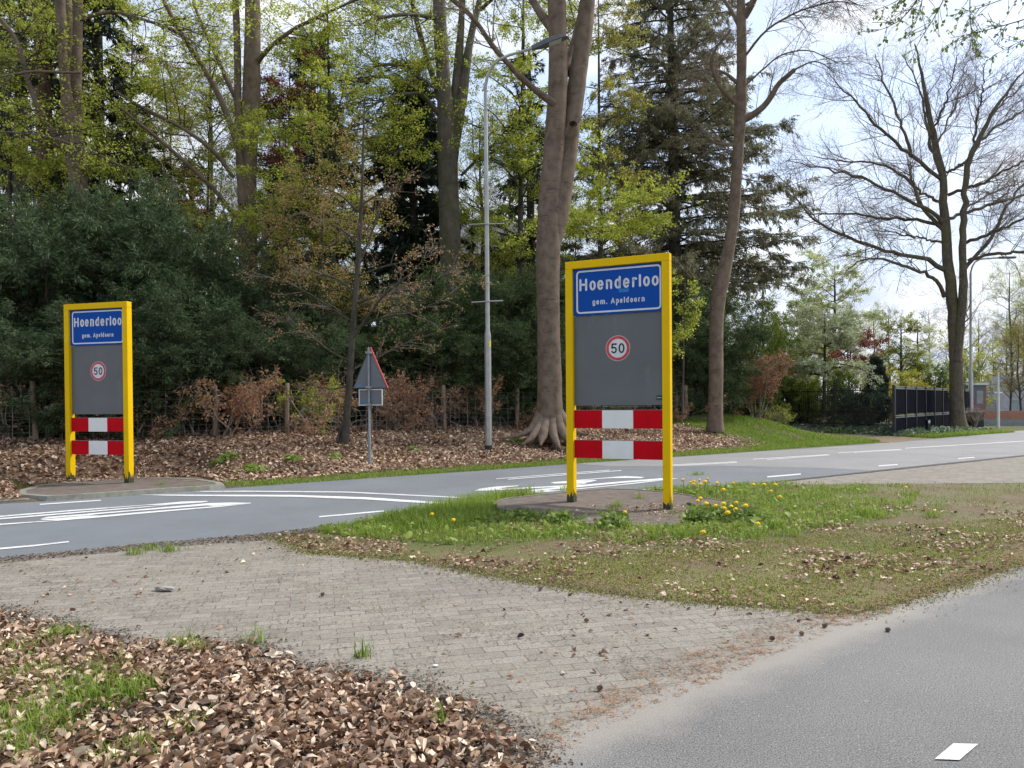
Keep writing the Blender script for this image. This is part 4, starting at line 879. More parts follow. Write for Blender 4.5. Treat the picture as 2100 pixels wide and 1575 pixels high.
tree('copper_beech_sapling', 'dark slim sapling holding coppery dead leaves, left of the warning sign', hit(706, 916), M['dark_bark'], s14, l14,
     [dict(n=130, t0=.2, L=1.0, ang=45, rmax=.012, flatz=.6), dict(n=600, L=.4, ang=45, rmax=.005, flatz=.6)], [(M['copper'], 1500, .06, dict(aspect=.55, spread=.03, droop=.5)), (M['olive'], 1200, .05, dict(aspect=.7, spread=.04))], seed=14, sides=9, mtwig=M['twig'])

# --- the bare oak on the right
D9 = 37.5
b9 = onground(*at(1962, 870, D9)[:2])
s9 = [px_stem([(1966, 885, 21), (1964, 868, 16), (1962, 840, 13.5), (1961, 760, 12.5), (1959, 700, 12), (1955, 640, 11.5), (1951, 600, 10.5), (1947, 560, 10), (1942, 510, 9.5), (1940, 470, 9), (1937, 420, 8), (1933, 375, 7), (1927, 330, 7), (1918, 290, 6), (1908, 245, 5), (1897, 190, 4), (1885, 130, 2.5), (1878, 90, 1.2)], D9, 40),
      px_stem([(1963, 740, 8), (1968, 680, 8.5), (1973, 625, 8.5), (1977, 580, 8), (1974, 545, 7), (1974, 480, 6.5), (1977, 420, 6), (1980, 370, 5.5), (1988, 325, 5.5), (2003, 290, 5), (2025, 250, 4), (2050, 210, 3), (2085, 165, 2), (2110, 130, 1)], D9 - .2, 36, -1.)]
L9 = [([(1936, 608, 7.5), (1921, 575, 6.5), (1895, 558, 5.5), (1842, 542, 4.8), (1802, 528, 4), (1770, 530, 3), (1740, 550, 2)], -3), ([(1938, 553, 9), (1902, 533, 7.5), (1850, 523, 6.5), (1785, 507, 5.5), (1735, 485, 5), (1682, 462, 4), (1655, 435, 3), (1625, 390, 2.2), (1590, 350, 1.3)], -2),
      ([(1940, 475, 7), (1910, 455, 6), (1885, 450, 5.5), (1820, 450, 4.5), (1745, 437, 3.5), (1660, 440, 2.2)], 2.5), ([(1934, 458, 7.5), (1905, 425, 6.5), (1880, 420, 5.8), (1840, 402, 5), (1775, 367, 4.3), (1720, 350, 3.4), (1660, 340, 2.3), (1610, 330, 1.2)], -3),
      ([(1934, 470, 7), (1895, 430, 6.5), (1878, 390, 6), (1864, 368, 5.5), (1830, 345, 4.6), (1790, 333, 3.6), (1730, 330, 2.4), (1670, 322, 1.4)], 3.5), ([(1936, 420, 5.5), (1905, 405, 4.8), (1880, 390, 4), (1868, 365, 3.8), (1866, 335, 3)], 0),
      ([(1931, 368, 7), (1900, 345, 6.5), (1872, 322, 6.5), (1845, 300, 5.5), (1822, 278, 5), (1790, 252, 4.2), (1755, 208, 3.2), (1720, 178, 2), (1700, 150, 1.2)], -1.5), ([(1868, 320, 6), (1860, 285, 5), (1850, 262, 4.5), (1835, 225, 4), (1812, 165, 3), (1795, 110, 1.6)], 1.5),
      ([(1926, 350, 6), (1915, 325, 5.2), (1905, 285, 5), (1896, 245, 4), (1893, 215, 3.5), (1877, 160, 2.5), (1850, 110, 1.4)], 2), ([(1905, 285, 4.5), (1920, 255, 4), (1935, 220, 3.5), (1945, 190, 3), (1955, 150, 2), (1965, 110, 1.2)], -2),
      ([(1930, 360, 5), (1960, 345, 4.5), (1985, 330, 4)], 0), ([(1944, 400, 6), (1975, 388, 5.5), (2010, 378, 5), (2055, 352, 4), (2100, 330, 3), (2150, 320, 2)], -2), ([(1946, 448, 6), (2000, 428, 5.5), (2050, 415, 5), (2100, 400, 4), (2160, 390, 2.5)], 3),
      ([(1976, 500, 6), (2020, 483, 5.5), (2060, 465, 4.5), (2110, 440, 3.5), (2160, 430, 2)], -3), ([(1976, 555, 7), (2005, 520, 6.5), (2030, 492, 6), (2055, 440, 5), (2085, 395, 4), (2120, 350, 3), (2150, 300, 1.6)], 1.5), ([(1985, 535, 6), (2040, 519, 5.5), (2100, 517, 4.5), (2170, 505, 3), (2220, 500, 1.8)], -2.5),
      ([(1983, 330, 5.5), (2010, 290, 5), (2040, 262, 4.5), (2080, 240, 3.5), (2130, 200, 2)], 2.5), ([(1990, 320, 4.5), (2000, 280, 4), (2005, 230, 3.2), (2015, 180, 2.4), (2020, 130, 1.2)], -1.5), ([(2005, 290, 4), (2035, 230, 3.2), (2080, 190, 2.4), (2130, 150, 1.3)], 1.), ([(1920, 300, 3.5), (1940, 260, 3), (1962, 215, 2.5), (1978, 160, 1.5)], 3),
      ([(1960, 740, 3), (1985, 640, 2), (1992, 600, 1)], -.5), ([(1941, 500, 4), (1900, 490, 3.2), (1850, 480, 2.6), (1790, 470, 1.6)], 4), ([(1978, 430, 4), (2020, 400, 3.2), (2060, 385, 2.6), (2110, 370, 1.6)], 4)]
rw = np.random.default_rng(90); l9 = []
for p, dd in L9:
    a, r = px_stem(p, D9, 22, dd); wob = rw.normal(size=a.shape) * .04; wob[0] = 0; l9.append((a + wob, r * .60))
s9 = [(a + np.r_[np.zeros((12, 3)), rw.normal(size=(len(a) - 12, 3)) * .03], r) for a, r in s9]
tree('oak_tree', 'large bare wide-crowned oak beside the curving road on the right', b9, M['oak_bark'], s9, l9,
     [dict(n=380, t0=.12, L=2.9, fall=.3, ang=42, rmax=.022, up=.03, jit=.15, K=8), dict(n=3200, L=1.3, ang=40, rmax=.009, up=.025, jit=.16, t0=.1, K=6), dict(n=15000, L=.62, ang=38, rmax=.0045, up=.015, jit=.16, t0=.1)], [(M['olive'], 2500, .05, dict(aspect=.6, spread=.02))], seed=9, sides=14, mtwig=M['twig'])

# --- conifers
def conifer(name, label, pts, d, hw_fn, mleaf, seed, nb=150, cards_n=22000, mbk=None, droop=-.05, hang=.9, vtop=None, size=.26, z0=2.0, cat='tree', group=None, aspect=.14, rise=.15, subL=.35, nsub=9, xb=None):
    rng = np.random.default_rng(seed); st = px_stem(pts, d, 30); K = 9
    zs = st[0][:, 2]; ztop = zs[-1]; z = z0 + (ztop - z0) * np.sort(rng.random(nb)) ** .95
    z = np.round(z / .55) * .55 + rng.normal(size=nb) * .08
    px_ = np.interp(z, zs, st[0][:, 0]); py = np.interp(z, zs, st[0][:, 1]); rr = np.interp(z, zs, st[1])
    az = rng.uniform(0, 2 * math.pi, nb); Lb = np.array([hw_fn(q) for q in z]) * rng.uniform(.65, 1.12, nb)
    D = np.stack([np.cos(az), np.sin(az), np.full(nb, rise)], 1); P = np.empty((nb, K, 3)); P[:, 0] = np.stack([px_, py, z], 1)
    for k in range(1, K):
        D[:, 2] += droop + (.03 if k > 5 else 0); D += rng.normal(size=(nb, 3)) * .06; D = nrm(D); P[:, k] = P[:, k - 1] + D * (Lb / (K - 1))[:, None]
    R = np.minimum(rr * .35, .05)[:, None] * np.linspace(1, .2, K)[None]; R = np.maximum(R, .006)
    limbs = [(P[i], R[i]) for i in range(nb)]
    P2, R2 = grow(P, R, nb * nsub, rng, t0=.12, t1=1, L=np.mean(Lb) * subL, fall=.6, ang=58, up=-.05, jit=.08, flatz=.35, K=5, r0=.5, rmax=.014); R2 = np.maximum(R2, .004)
    root = thing(name, onground(*at(pts[0][0], pts[0][1], d)[:2]), label, cat, group)
    V, F = merge([tubes(st[0][None], st[1][None], 12), tubes(P, R, 5)]); mesh_np('trunk', V, [F], mbk or M['dark_bark'], root, smooth=True)
    V, F = tubes(P2, R2, 3); mesh_np('twigs', V, [F], M['dark_twig'], root)
    V, F, t, C = leaves_on(P2, cards_n, rng, size, aspect=aspect, spread=.03, up=.5, rnd=.9, droop=hang, along=.8)
    mesh_np('crown', V, [F], mleaf, root, tint=t); return root
def hwf(pairs): zz = [a for a, b in pairs]; ww = [b for a, b in pairs]; return lambda z: float(np.interp(z, zz, ww))
conifer('cedar_tree', 'tall olive-grey conifer with drooping tiers of branches behind the near town sign', [(1386, 850, 14), (1384, 600, 12.5), (1383, 450, 12), (1381, 300, 10.5), (1378, 200, 9), (1376, 100, 7.5), (1374, 0, 6), (1372, -200, 3)], 36,
        hwf([(2, 5.4), (6, 6.0), (10, 5.8), (14, 5.0), (18, 3.6), (24, 1.8)]), M['larch'], 51, 260, 170000, M['dark_bark'], -.045, .85, size=.24, z0=6.0, nsub=16, aspect=.17, subL=.4)
conifer('spruce_tree', 'dark dense spruce behind the lime-green beech in the middle of the wood', [(650, 850, 13), (648, 500, 11), (645, 300, 8), (640, 60, 2)], 37, hwf([(2, 4.2), (8, 3.6), (13, 2.4), (18, .6)]), M['spruce'], 52, 240, 95000, droop=-.06, hang=.7, size=.3, z0=4, aspect=.2)
conifer('spruce_tree', 'dark narrow spruce just left of the forked beech, dense down to its skirt', [(852, 850, 12), (850, 500, 10), (845, 300, 7), (838, 130, 2)], 33, hwf([(2, 2.8), (8, 2.6), (12, 1.9), (16, .5)]), M['spruce'], 53, 220, 85000, droop=-.06, hang=.7, size=.26, z0=5.5, aspect=.22)
conifer('spruce_tree', 'dark ragged spruce filling the gap right of the many-stemmed beech', [(205, 850, 15), (205, 500, 13), (204, 300, 11), (201, 100, 9), (200, -150, 4)], 29, hwf([(2, 1.6), (8, 2.6), (14, 2.6), (18, 1.0)]), M['spruce'], 54, 140, 42000, droop=-.07, hang=.9, size=.28, z0=7, aspect=.2)
conifer('spruce_tree', 'dark spruce showing through the gap right of the street lamp', [(1090, 850, 10), (1088, 400, 8), (1085, 100, 3)], 40, hwf([(2, 3.4), (10, 2.8), (17, .8)]), M['spruce'], 55, 120, 20000, droop=-.06, hang=.7, size=.32, z0=4, aspect=.2)
conifer('spruce_tree', 'dark spruce at the far left edge of the wood', [(-20, 850, 14), (-22, 500, 12), (-25, 100, 7), (-25, -100, 3)], 34, hwf([(2, 3.8), (10, 3.2), (20, 1.)]), M['spruce'], 56, 130, 26000, droop=-.06, hang=.7, size=.3, z0=4, aspect=.2)
conifer('spruce_tree', 'slim dark spruce behind the bronze-leaved tree', [(395, 850, 10), (394, 500, 8), (392, 330, 2)], 38, hwf([(2, 3.2), (8, 2.4), (12.5, .5)]), M['spruce'], 57, 110, 20000, droop=-.05, hang=.6, size=.3, z0=3, aspect=.2)

# --- generic trees deeper in the wood, copies of three kinds
def far_tree(kind, seed):
    rng = np.random.default_rng(seed); K = 20
    z = np.linspace(0, 17, K); P = np.stack([np.cumsum(rng.normal(size=K) * .05), np.cumsum(rng.normal(size=K) * .05), z], 1); R = np.interp(z, [0, 17], [.22, .03])
    Pb, Rb = grow(P[None], R[None], 42, rng, t0=.2, t1=1, L=4.4, fall=.5, ang=55, up=.03, K=8, r0=.45, rend=.2, jit=.12)
    return P, R, Pb, Rb, rng
def build_far(name, label, group, kind, seed, n=9000, mleaf=None, size=.12):
    P, R, Pb, Rb, rng = far_tree(kind, seed); root = thing(name, (0, 0, 0), label, 'tree', group)
    P2, R2 = grow(Pb, Rb, 420, rng, L=1.7, ang=45, rmax=.02, up=.01); R2 = np.maximum(R2, .007); P3, R3 = grow(P2, R2, 1800, rng, L=.8, ang=42, rmax=.01); R3 = np.maximum(R3, .005)
    V, F = merge([tubes(P[None], R[None], 10), tubes(Pb, Rb, 5)]); mesh_np('trunk', V, [F], M['dark_bark'], root, smooth=True, loc=(0, 0, 0))
    V, F = merge([tubes(P2, R2, 3), tubes(P3, R3, 3)]); mesh_np('twigs', V, [F], M['twig'] if kind == 'bare' else M['dark_twig'], root, loc=(0, 0, 0))
    if mleaf:
        V, F, t, C = leaves_on(P3, n, rng, size, aspect=.7, spread=.12, rnd=.5); mesh_np('crown', V, [F], mleaf, root, tint=t, loc=(0, 0, 0))
    return root
def place_all(src, spots, labels=None):
    rng = np.random.default_rng(len(spots) + int(spots[0][0]) % 97)
    for i, (u, d, s) in enumerate(spots):
        q = onground(at(u, 800, d)[0], d); a = rng.uniform(0, 6.28)
        if i == 0:
            src.location = q.tolist(); src.rotation_euler = (0, 0, a); src.scale = (s, s, s)
        else: copy_thing(src, q, a, s)
fa = build_far('far_beech', 'lime-leafed beech standing deep in the wood behind the first trees', 'lime-leafed beeches deep in the wood', 'leaf', 61, 15000, M['lime'], .10)
place_all(fa, [(10, 40, 1.), (150, 46, .8), (310, 42, .7), (560, 44, .8), (800, 44, .9), (985, 40, .9), (1130, 48, 1.)])
fb = build_far('far_bare_tree', 'bare or barely budding tree standing deep in the wood', 'bare trees deep in the wood', 'bare', 62)
place_all(fb, [(80, 52, 1.2), (230, 44, 1.1), (420, 40, 1.15), (340, 55, 1.2), (480, 50, 1.1), (600, 56, 1.3), (720, 52, 1.1), (880, 55, 1.2), (1040, 54, 1.1), (1290, 50, 1.0)])
fc = build_far('far_olive_tree', 'olive-brown leafing tree standing deep in the wood', 'olive-brown trees deep in the wood', 'leaf', 63, 10000, M['olive'], .10)
place_all(fc, [(60, 36, .7), (470, 38, .6), (545, 36, .55), (700, 37, .55), (960, 39, .6), (1180, 38, .55), (1480, 47, .6), (1570, 46, .52)])
# ---------------------------------------------------------------- evergreens, thicket and garden shrubs
def shrub(name, label, base, H, W_, mleaf, nleaf, size, seed, cat='shrub', group=None, nst=12, aspect=.5, droop=0, rnd=.6, up=.5, l2=90, l3=600, mbk=None, mtwig=None, spread=.04, jit=.16, lean=1., leafl=-1, upg=.03, lw=1., crook=.12, t0=.3, low=.12, rs=.03):
    rng = np.random.default_rng(seed); root = thing(name, base, label, cat, group); b = np.array([float(c) for c in base]); K = 9
    az = rng.uniform(0, 2 * math.pi, nst); ln = rng.uniform(.05, 1, nst) ** .7 * lean; D = np.stack([np.cos(az) * ln * W_ / H, np.sin(az) * ln * W_ / H, np.ones(nst)], 1); D = nrm(D)
    P = np.empty((nst, K, 3)); P[:, 0] = b + np.stack([np.cos(az), np.sin(az), np.zeros(nst)], 1) * low * rng.random((nst, 1)) - [0, 0, .05]; Lh = H * rng.uniform(.7, 1.02, nst) / np.maximum(D[:, 2], .5)
    for k in range(1, K):
        D = D + rng.normal(size=D.shape) * crook; D[:, 2] += .03; D = nrm(D); P[:, k] = P[:, k - 1] + D * (Lh / (K - 1))[:, None]
    R = np.full((nst, 1), rs) * rng.uniform(.5, 1.1, (nst, 1)) * np.linspace(1, .25, K)[None]
    P2, R2 = grow(P, R, l2, rng, t0=t0, L=W_ * .62 * lw, fall=.4, ang=58, rmax=rs * .5, up=upg - droop * .04, jit=jit, K=6); R2 = np.maximum(R2, .003)
    P3, R3 = grow(P2, R2, l3, rng, t0=.15, L=W_ * .26 * lw, ang=48, rmax=.006, up=-droop * .05, jit=jit, K=5); R3 = np.maximum(R3, .0025)
    V, F = tubes(P, R, 6); mesh_np('stems', V, [F], mbk or M['dark_twig'], root, smooth=True)
    V, F = merge([tubes(P2, R2, 3), tubes(P3, R3, 3)]); mesh_np('twigs', V, [F], mtwig or mbk or M['dark_twig'], root)
    for m, f in (mleaf if isinstance(mleaf, list) else [(mleaf, 1)]):
        V, F, t, C = leaves_on(np.concatenate([P3, P3[:, ::1]]) if leafl == -1 else P2, int(nleaf * f), rng, size, aspect=aspect, spread=spread, rnd=rnd, up=up, droop=droop, along=1.)
        mesh_np('foliage', V, [F], m, root, tint=t)
    return root
def base_at(u, d): q = at(u, 800, d); return onground(q[0], d)
def sized(src, items, label=None, group=None):
    """copies of a shrub: (u, d, scale xy, scale z, turn)"""
    for i, (u, d, sx, sz, a) in enumerate(items):
        q = base_at(u, d)
        if i == 0: src.location = q.tolist(); src.scale = (sx, sx, sz); src.rotation_euler = (0, 0, a)
        else: copy_thing(src, q, a, (sx, sx, sz), label, group)
YW = dict(aspect=.22, droop=.45, rnd=1.0, up=.3, spread=.05, jit=.12, cat='evergreen shrub', lean=.8, rs=.05, t0=.03, low=.7)
y1 = shrub('yew_shrub', 'dark green yew in the dense evergreen mass behind the left town sign', (0, 0, 0), 5.4, 2.5, M['yew'], 230000, .13, 71, group='yews behind the left town sign', nst=22, l2=460, l3=6500, **YW)
sized(y1, [(-30, 18.6, 1.0, .92, 0), (95, 19.2, .95, .98, 2.1), (225, 20.3, 1.05, 1.05, 4.0), (345, 21., .95, 1.06, 1.0), (455, 22.4, .95, .92, 3.2), (560, 23.6, .8, .62, 5.1), (20, 20.8, 1, .8, 2.2), (290, 18.9, .85, .62, 5.5), (420, 20.2, .85, .60, .4), (150, 17.6, .8, .52, 3.3), (530, 21.2, .75, .52, 1.9), (-140, 18.0, 1.1, .95, .7)])
y2 = shrub('evergreen_shrub', 'dark evergreen in the lower mass behind the warning sign and street lamp', (0, 0, 0), 5.2, 2.4, [(M['yew'], .85), (M['green'], .15)], 170000, .13, 72, group='evergreens behind the lamp', nst=18, l2=400, l3=4600, **YW)
sized(y2, [(640, 25.5, .8, .72, 0), (770, 26.3, .9, .62, 2), (860, 25.8, .85, .80, 1.2), (950, 26., .85, .86, 3), (1040, 27, .95, .92, 4.4), (1095, 28, .95, .95, 5), (720, 24, .7, .52, 2.7), (990, 25, .8, .6, .8), (900, 24.6, .8, .5, 3.3), (1070, 25.4, .8, .6, 2.3)])
y3 = copy_thing(y2, base_at(1200, 29), 1.0, (1, 1, .9), 'dark evergreen in the mass seen beside and behind the near town sign', 'evergreens behind the near town sign')
for u, d, sx, sz, a in [(1300, 31, 1, .9, 2), (1400, 33, 1, .95, 3), (1440, 30, .8, .66, 4), (1170, 27, .8, .6, 5), (1510, 38, .9, .5, 1.5)]: copy_thing(y3, base_at(u, d), a, (sx, sx, sz))

# the wire fence on the bank and the beech thicket grown through it
def at_p(u, p):
    """place on the line p metres behind the road's far edge that shows at column u"""
    r = ray(u, 830); dx, dy = r[0] / r[1], 1.0; k = (p + P0) / (dx * ND[0] + ND[1]); return np.array([dx * k, k])
def wire_fence():
    PF = 4.95; a = at_p(-160, PF); b = at_p(1452, PF); s0, s1 = a @ TD, b @ TD
    root = thing('wire_fence', onground(*(TD * ((s0 + s1) / 2) + ND * (PF + P0))), 'wire mesh fence on rough wooden posts running along the leafy bank', 'fence')
    fr = np.random.default_rng(4)
    for u in (-130, 73, 258, 440, 588, 760, 912, 1060, 1180, 1405):
        q = at_p(u, PF - .06); z = float(ground(*q)); rr = .065 * fr.uniform(.85, 1.1); lx, ly = fr.normal(size=2) * .03
        P = np.array([[q[0], q[1], z - .2], [q[0] + lx * .3, q[1] + ly * .3, z + .45], [q[0] + lx, q[1] + ly, z + .9], [q[0] + lx * 1.2, q[1], z + 1.3], [q[0] + lx * 1.2, q[1], z + 1.305]])
        V, F = tubes(P[None], np.array([[rr * 1.05, rr, rr * .97, rr * .95, .004]]), 9); mesh_np('post', V, [F], M['post_wood'], root, smooth=True)
    ss = np.linspace(s0, s1, 140); Q = ss[:, None] * TD + (PF + P0) * ND; gz = ground(Q[:, 0], Q[:, 1])
    hs = [.06, .2, .34, .48, .62, .78, .95, 1.12]; P = np.stack([np.c_[Q, gz + h] for h in hs]); parts = [tubes(P, np.full(P.shape[:2], .0045), 3)]
    sv_ = np.arange(s0, s1, .3); Qv = sv_[:, None] * TD + (PF + P0) * ND; gv = ground(Qv[:, 0], Qv[:, 1]); PV = np.stack([np.c_[Qv, gv + .04], np.c_[Qv, gv + 1.13]], 1); parts.append(tubes(PV, np.full(PV.shape[:2], .0038), 3))
    V, F = merge(parts); mesh_np('wire_mesh', V, [F], M['wire'], root)
wire_fence()
HG = dict(cat='shrub', aspect=.6, droop=.3, rnd=1., jit=.3, crook=.3, rs=.024, mbk=M['hedge_twig'], low=.5, lean=1.1)
h1 = shrub('beech_thicket', 'bare twiggy beech bush with a few coppery leaves in the overgrown hedge along the fence', (0, 0, 0), 1.75, 1.15, M['copper'], 650, .075, 81, group='twiggy beech bushes along the fence', nst=7, l2=64, l3=330, **HG)
sized(h1, [(at_u, at_p(at_u, pp + .3)[1], sx, sz, a) for at_u, pp, sx, sz, a in [(-60, 5.3, 1, 1, 0), (25, 5.2, 1, 1.05, 1), (110, 5.4, 1.05, .98, 2.2), (190, 5.3, 1, 1.0, 3.1), (285, 5.2, 1.1, 1.08, 4), (365, 5.2, 1, .95, 5), (545, 5.2, 1, .85, .4), (690, 5.3, 1, .9, 1.5), (800, 5.3, 1, .9, 2.6), (870, 5.4, 1, .95, 3.3), (960, 5.2, 1., .85, 4.4), (1040, 5.4, 1, .9, 5.2), (1085, 6.2, 1, .95, 1.8), (1200, 5.2, 1, 1, 2), (1300, 5.4, 1, 1, 1), (1395, 5.2, 1, .95, .3), (1440, 5.3, .9, .9, .9), (45, 6.2, 1, 1.0, 3.9), (320, 6.2, 1, 1.0, 2.9)]])
h2 = shrub('beech_thicket', 'beech bush still full of coppery dead leaves in the hedge along the fence', (0, 0, 0), 1.7, 1.05, M['copper'], 2000, .08, 82, group='coppery beech bushes along the fence', nst=8, l2=80, l3=420, **{**HG, 't0': .5})
sized(h2, [(at_u, at_p(at_u, pp + .15)[1], sx, sz, a) for at_u, pp, sx, sz, a in [(455, 4.8, 1, 1.05, 0), (-20, 5.6, 1, 1.1, 2.7), (130, 5.5, 1., 1.05, .7), (400, 5.5, 1.05, 1.1, 1.9), (560, 5.5, 1, .9, 3.6), (715, 5.6, 1., .95, 4.6), (785, 5.5, .95, .9, .1), (890, 5.4, 1.05, .95, 2.4), (970, 5.5, .9, .95, 5.7), (60, 6., 1, 1.1, 1), (250, 6., 1, 1.1, 2.2), (330, 5.9, .9, 1.05, 3.1), (520, 6., .9, .85, 4), (840, 5.9, 1, .98, 5), (925, 5.9, 1, 1., .4), (1000, 5.9, .8, .8, 1.5), (1075, 5.6, .8, .9, 2.6), (1330, 5.9, 1, .95, 3.3), (1430, 5.9, 1, 1.1, 4.4)]])
shrub('green_shrub', 'fresh lime-green leafed bush in the hedge left of the warning sign', base_at(640, at_p(640, 5.0)[1]), 1.35, .85, M['lime'], 3400, .055, 83, nst=10, l2=90, l3=500, mbk=M['hedge_twig'], aspect=.7, jit=.2)
shrub('green_shrub', 'small lime-green bush by the fence between the lamp and the warning sign', base_at(1075, at_p(1075, 5.3)[1]), .75, .6, M['lime'], 700, .06, 84, nst=8, l2=60, l3=260, mbk=M['hedge_twig'], aspect=.7)
shrub('spurge_plant', 'small grey-green leafy plant on the leaf litter right of the left town sign', hit(338, 905), .42, .16, M['ivy'], 260, .07, 85, cat='plant', nst=5, l2=24, l3=40, mbk=M['stem'], rs=.006, aspect=.3)
for k, (u, v, h) in enumerate([(1255, 912, .9)]):
    shrub('sapling_stump', 'thin pale root-stump plant beneath the striped boards of the near sign', hit(u, v), .3, .2, M['ivy'], 60, .05, 86, cat='plant', nst=4, l2=20, l3=30, mbk=M['hedge_twig'], rs=.012)

# garden on the right
shrub('red_shrub', 'bushy shrub with coppery-red leaves right of the leaning beech', base_at(1552, 30.5), 2.75, 1.25, [(M['copper'], .65), (M['redleaf'], .35)], 6500, .085, 91, nst=14, l2=150, l3=800, mbk=M['hedge_twig'], droop=.4, rs=.02, t0=.4)
shrub('green_shrub', 'fresh green bush at the foot of the red shrub', base_at(1592, 31.5), 1.1, .7, M['lime'], 1500, .07, 92, nst=10, l2=90, l3=420, mbk=M['hedge_twig'])
GB = dict(nst=14, l2=160, l3=1200, rs=.03, t0=.05, low=.5)
shrub('garden_shrub', 'tall mid-green leafy shrub behind the red shrub', base_at(1530, 36), 6.3, 2.2, [(M['green'], .8), (M['lime'], .2)], 26000, .10, 93, **GB)
shrub('garden_shrub', 'mid-green leafy tree-like shrub left of the white blossom', base_at(1612, 40), 6.6, 2.0, [(M['green'], .75), (M['olive'], .25)], 24000, .10, 94, **GB)
shrub('garden_shrub', 'yellow-green bush behind the black railing', base_at(1648, 39), 3.4, 1.4, [(M['lime'], .5), (M['green'], .5)], 16000, .08, 95, **GB)
shrub('garden_shrub', 'glossy dark green bush behind the left end of the black railing', base_at(1640, 41), 2.7, 1.5, [(M['lime'], .2), (M['green'], .8)], 13000, .09, 96, **GB)
shrub('garden_shrub', 'broad glossy green bush below the white blossom tree', base_at(1700, 39), 2.9, 1.7, [(M['lime'], .15), (M['green'], .85)], 16000, .09, 97, **GB)
shrub('garden_shrub', 'very dark rounded bush behind the railing beside the conical conifer', base_at(1752, 36), 2.0, 1.1, [(M['yew'], .6), (M['ivy'], .4)], 12000, .09, 98, **GB)
shrub('grey_shrub', 'grey-green wispy tall shrub between the green trees and the white blossom', base_at(1640, 46), 6.6, 1.5, [(M['larch'], .8), (M['olive'], .2)], 12000, .10, 99, **GB)
WB = [(M['white_blossom'], .75), (M['lime'], .25)]
spray_tree('blossom_tree', 'white-blossomed layered tree behind the black railing', 1690, 850, 37, 640, 4.5, WB, 19000, 101, 2.6, .35, 2, nb=30, size=.085, group=None, flatz=.3, fall=.2, rnd=.4, aspect=.8)
spray_tree('blossom_tree', 'taller pale greenish-white blossom tree rising behind the layered one', 1712, 850, 46, 545, 5, WB, 12000, 102, 3.2, .35, 0, nb=36, size=.10, flatz=1., fall=.5, up=.04, aspect=.8)
spray_tree('blossom_tree', 'small far tree in pale creamy blossom above the black panel fence', 1885, 840, 56, 662, 3.5, WB, 4200, 103, 2.0, .3, -4, nb=26, size=.10, flatz=1., up=.05, aspect=.8)
spray_tree('red_maple', 'small dark-red leaved maple showing behind the white blossom', 1738, 850, 41, 690, 3, M['redleaf'], 5200, 104, 1.9, .45, 8, nb=22, size=.09, flatz=.5, fall=.1)
shrub('yellow_shrub', 'golden-yellow shrub left of the conical conifer', base_at(1778, 39), 3.0, .9, [(M['yellow_bush'], .8), (M['lime'], .2)], 9000, .09, 105, **GB)
shrub('yellow_shrub', 'yellow-green shrub right of the conical conifer', base_at(1838, 41), 2.9, 1.1, [(M['yellow_bush'], .4), (M['lime'], .6)], 9000, .09, 106, **GB)
shrub('yellow_shrub', 'bright yellow shrub over the top of the black panel fence', base_at(1887, 44), 2.75, .9, [(M['yellow_bush'], .9), (M['lime'], .1)], 7000, .09, 107, **GB)
conifer('conical_conifer', 'small dark conical conifer standing behind the black railing', [(1800, 868, 5), (1799, 800, 3), (1797, 733, .6)], 36.5, hwf([(0, .95), (1.5, .8), (3, .35), (3.8, .05)]), [M['spruce']][0], 108, 150, 20000, droop=.05, hang=-.4, size=.16, z0=.4, aspect=.25, rise=.8, nsub=6)
shrub('garden_shrub', 'dark green mass of bush above the middle of the black panel fence', base_at(1925, 50), 3.6, 1.8, [(M['green'], .6), (M['yew'], .4)], 15000, .11, 109, **GB)
shrub('garden_shrub', 'light green bush behind the oak trunk', base_at(1985, 58), 6.2, 2.4, [(M['lime'], .6), (M['olive'], .4)], 14000, .13, 110, **GB)
spray_tree('far_garden_tree', 'slim dark-leaved tree between the yellow shrubs and far blossom', 1848, 850, 50, 655, 4, [(M['green'], .6), (M['olive'], .4)], 5200, 111, 2.4, .3, 0, nb=28, size=.10, flatz=1., up=.03)
# low shrubs in front of the railing
shrub('juniper', 'low spreading brownish-green juniper in front of the black railing', hit(1742, 876), .62, .85, [(M['olive'], .5), (M['green'], .5)], 9000, .06, 112, nst=22, l2=160, l3=900, rs=.012, t0=.05, low=.3, lean=2.0, aspect=.25)
shrub('heather_shrub', 'low bush with yellow-rust tips beside the black bollard', hit(1897, 873) + [0, 1.0, 0], 1.0, .62, [(M['green'], .5), (M['yellow_bush'], .15), (M['copper'], .2), (M['lime'], .15)], 6000, .06, 113, nst=18, l2=120, l3=700, rs=.012, t0=.05, low=.3, lean=1.4, aspect=.35)
shrub('twiggy_shrub', 'leafless grey twiggy shrub right of the oak trunk', base_at(2000, 40.5), 1.2, .8, M['copper'], 150, .05, 114, nst=16, l2=120, l3=500, mbk=M['hedge_twig'], rs=.012)

# far trees beyond the road bend
place2 = [(fa, [(1700, 75, .62), (1790, 82, .66), (2075, 72, .8), (2125, 78, .9)], 'pale green tree far beyond the gardens', 'pale green trees far beyond the gardens'), (fc, [(2072, 54, .34), (2095, 50, .36), (2120, 56, .4), (2030, 66, .42)], 'olive-green tree standing before the grey tiled roof on the far right', 'olive-green trees before the tiled roof'), (fb, [(1830, 88, .7), (1905, 80, .62), (1945, 92, .75), (2010, 85, .62), (1745, 90, .72), (2060, 95, .7), (2095, 66, .62)], 'bare tree far off against the pale sky on the right', 'bare trees far off on the right')]
for src, spots, lb, gr in place2:
    for k, (u, d, s) in enumerate(spots): copy_thing(src, onground(at(u, 800, d)[0], d) * [1, 1, 0], k * 1.7, s, lb, gr)

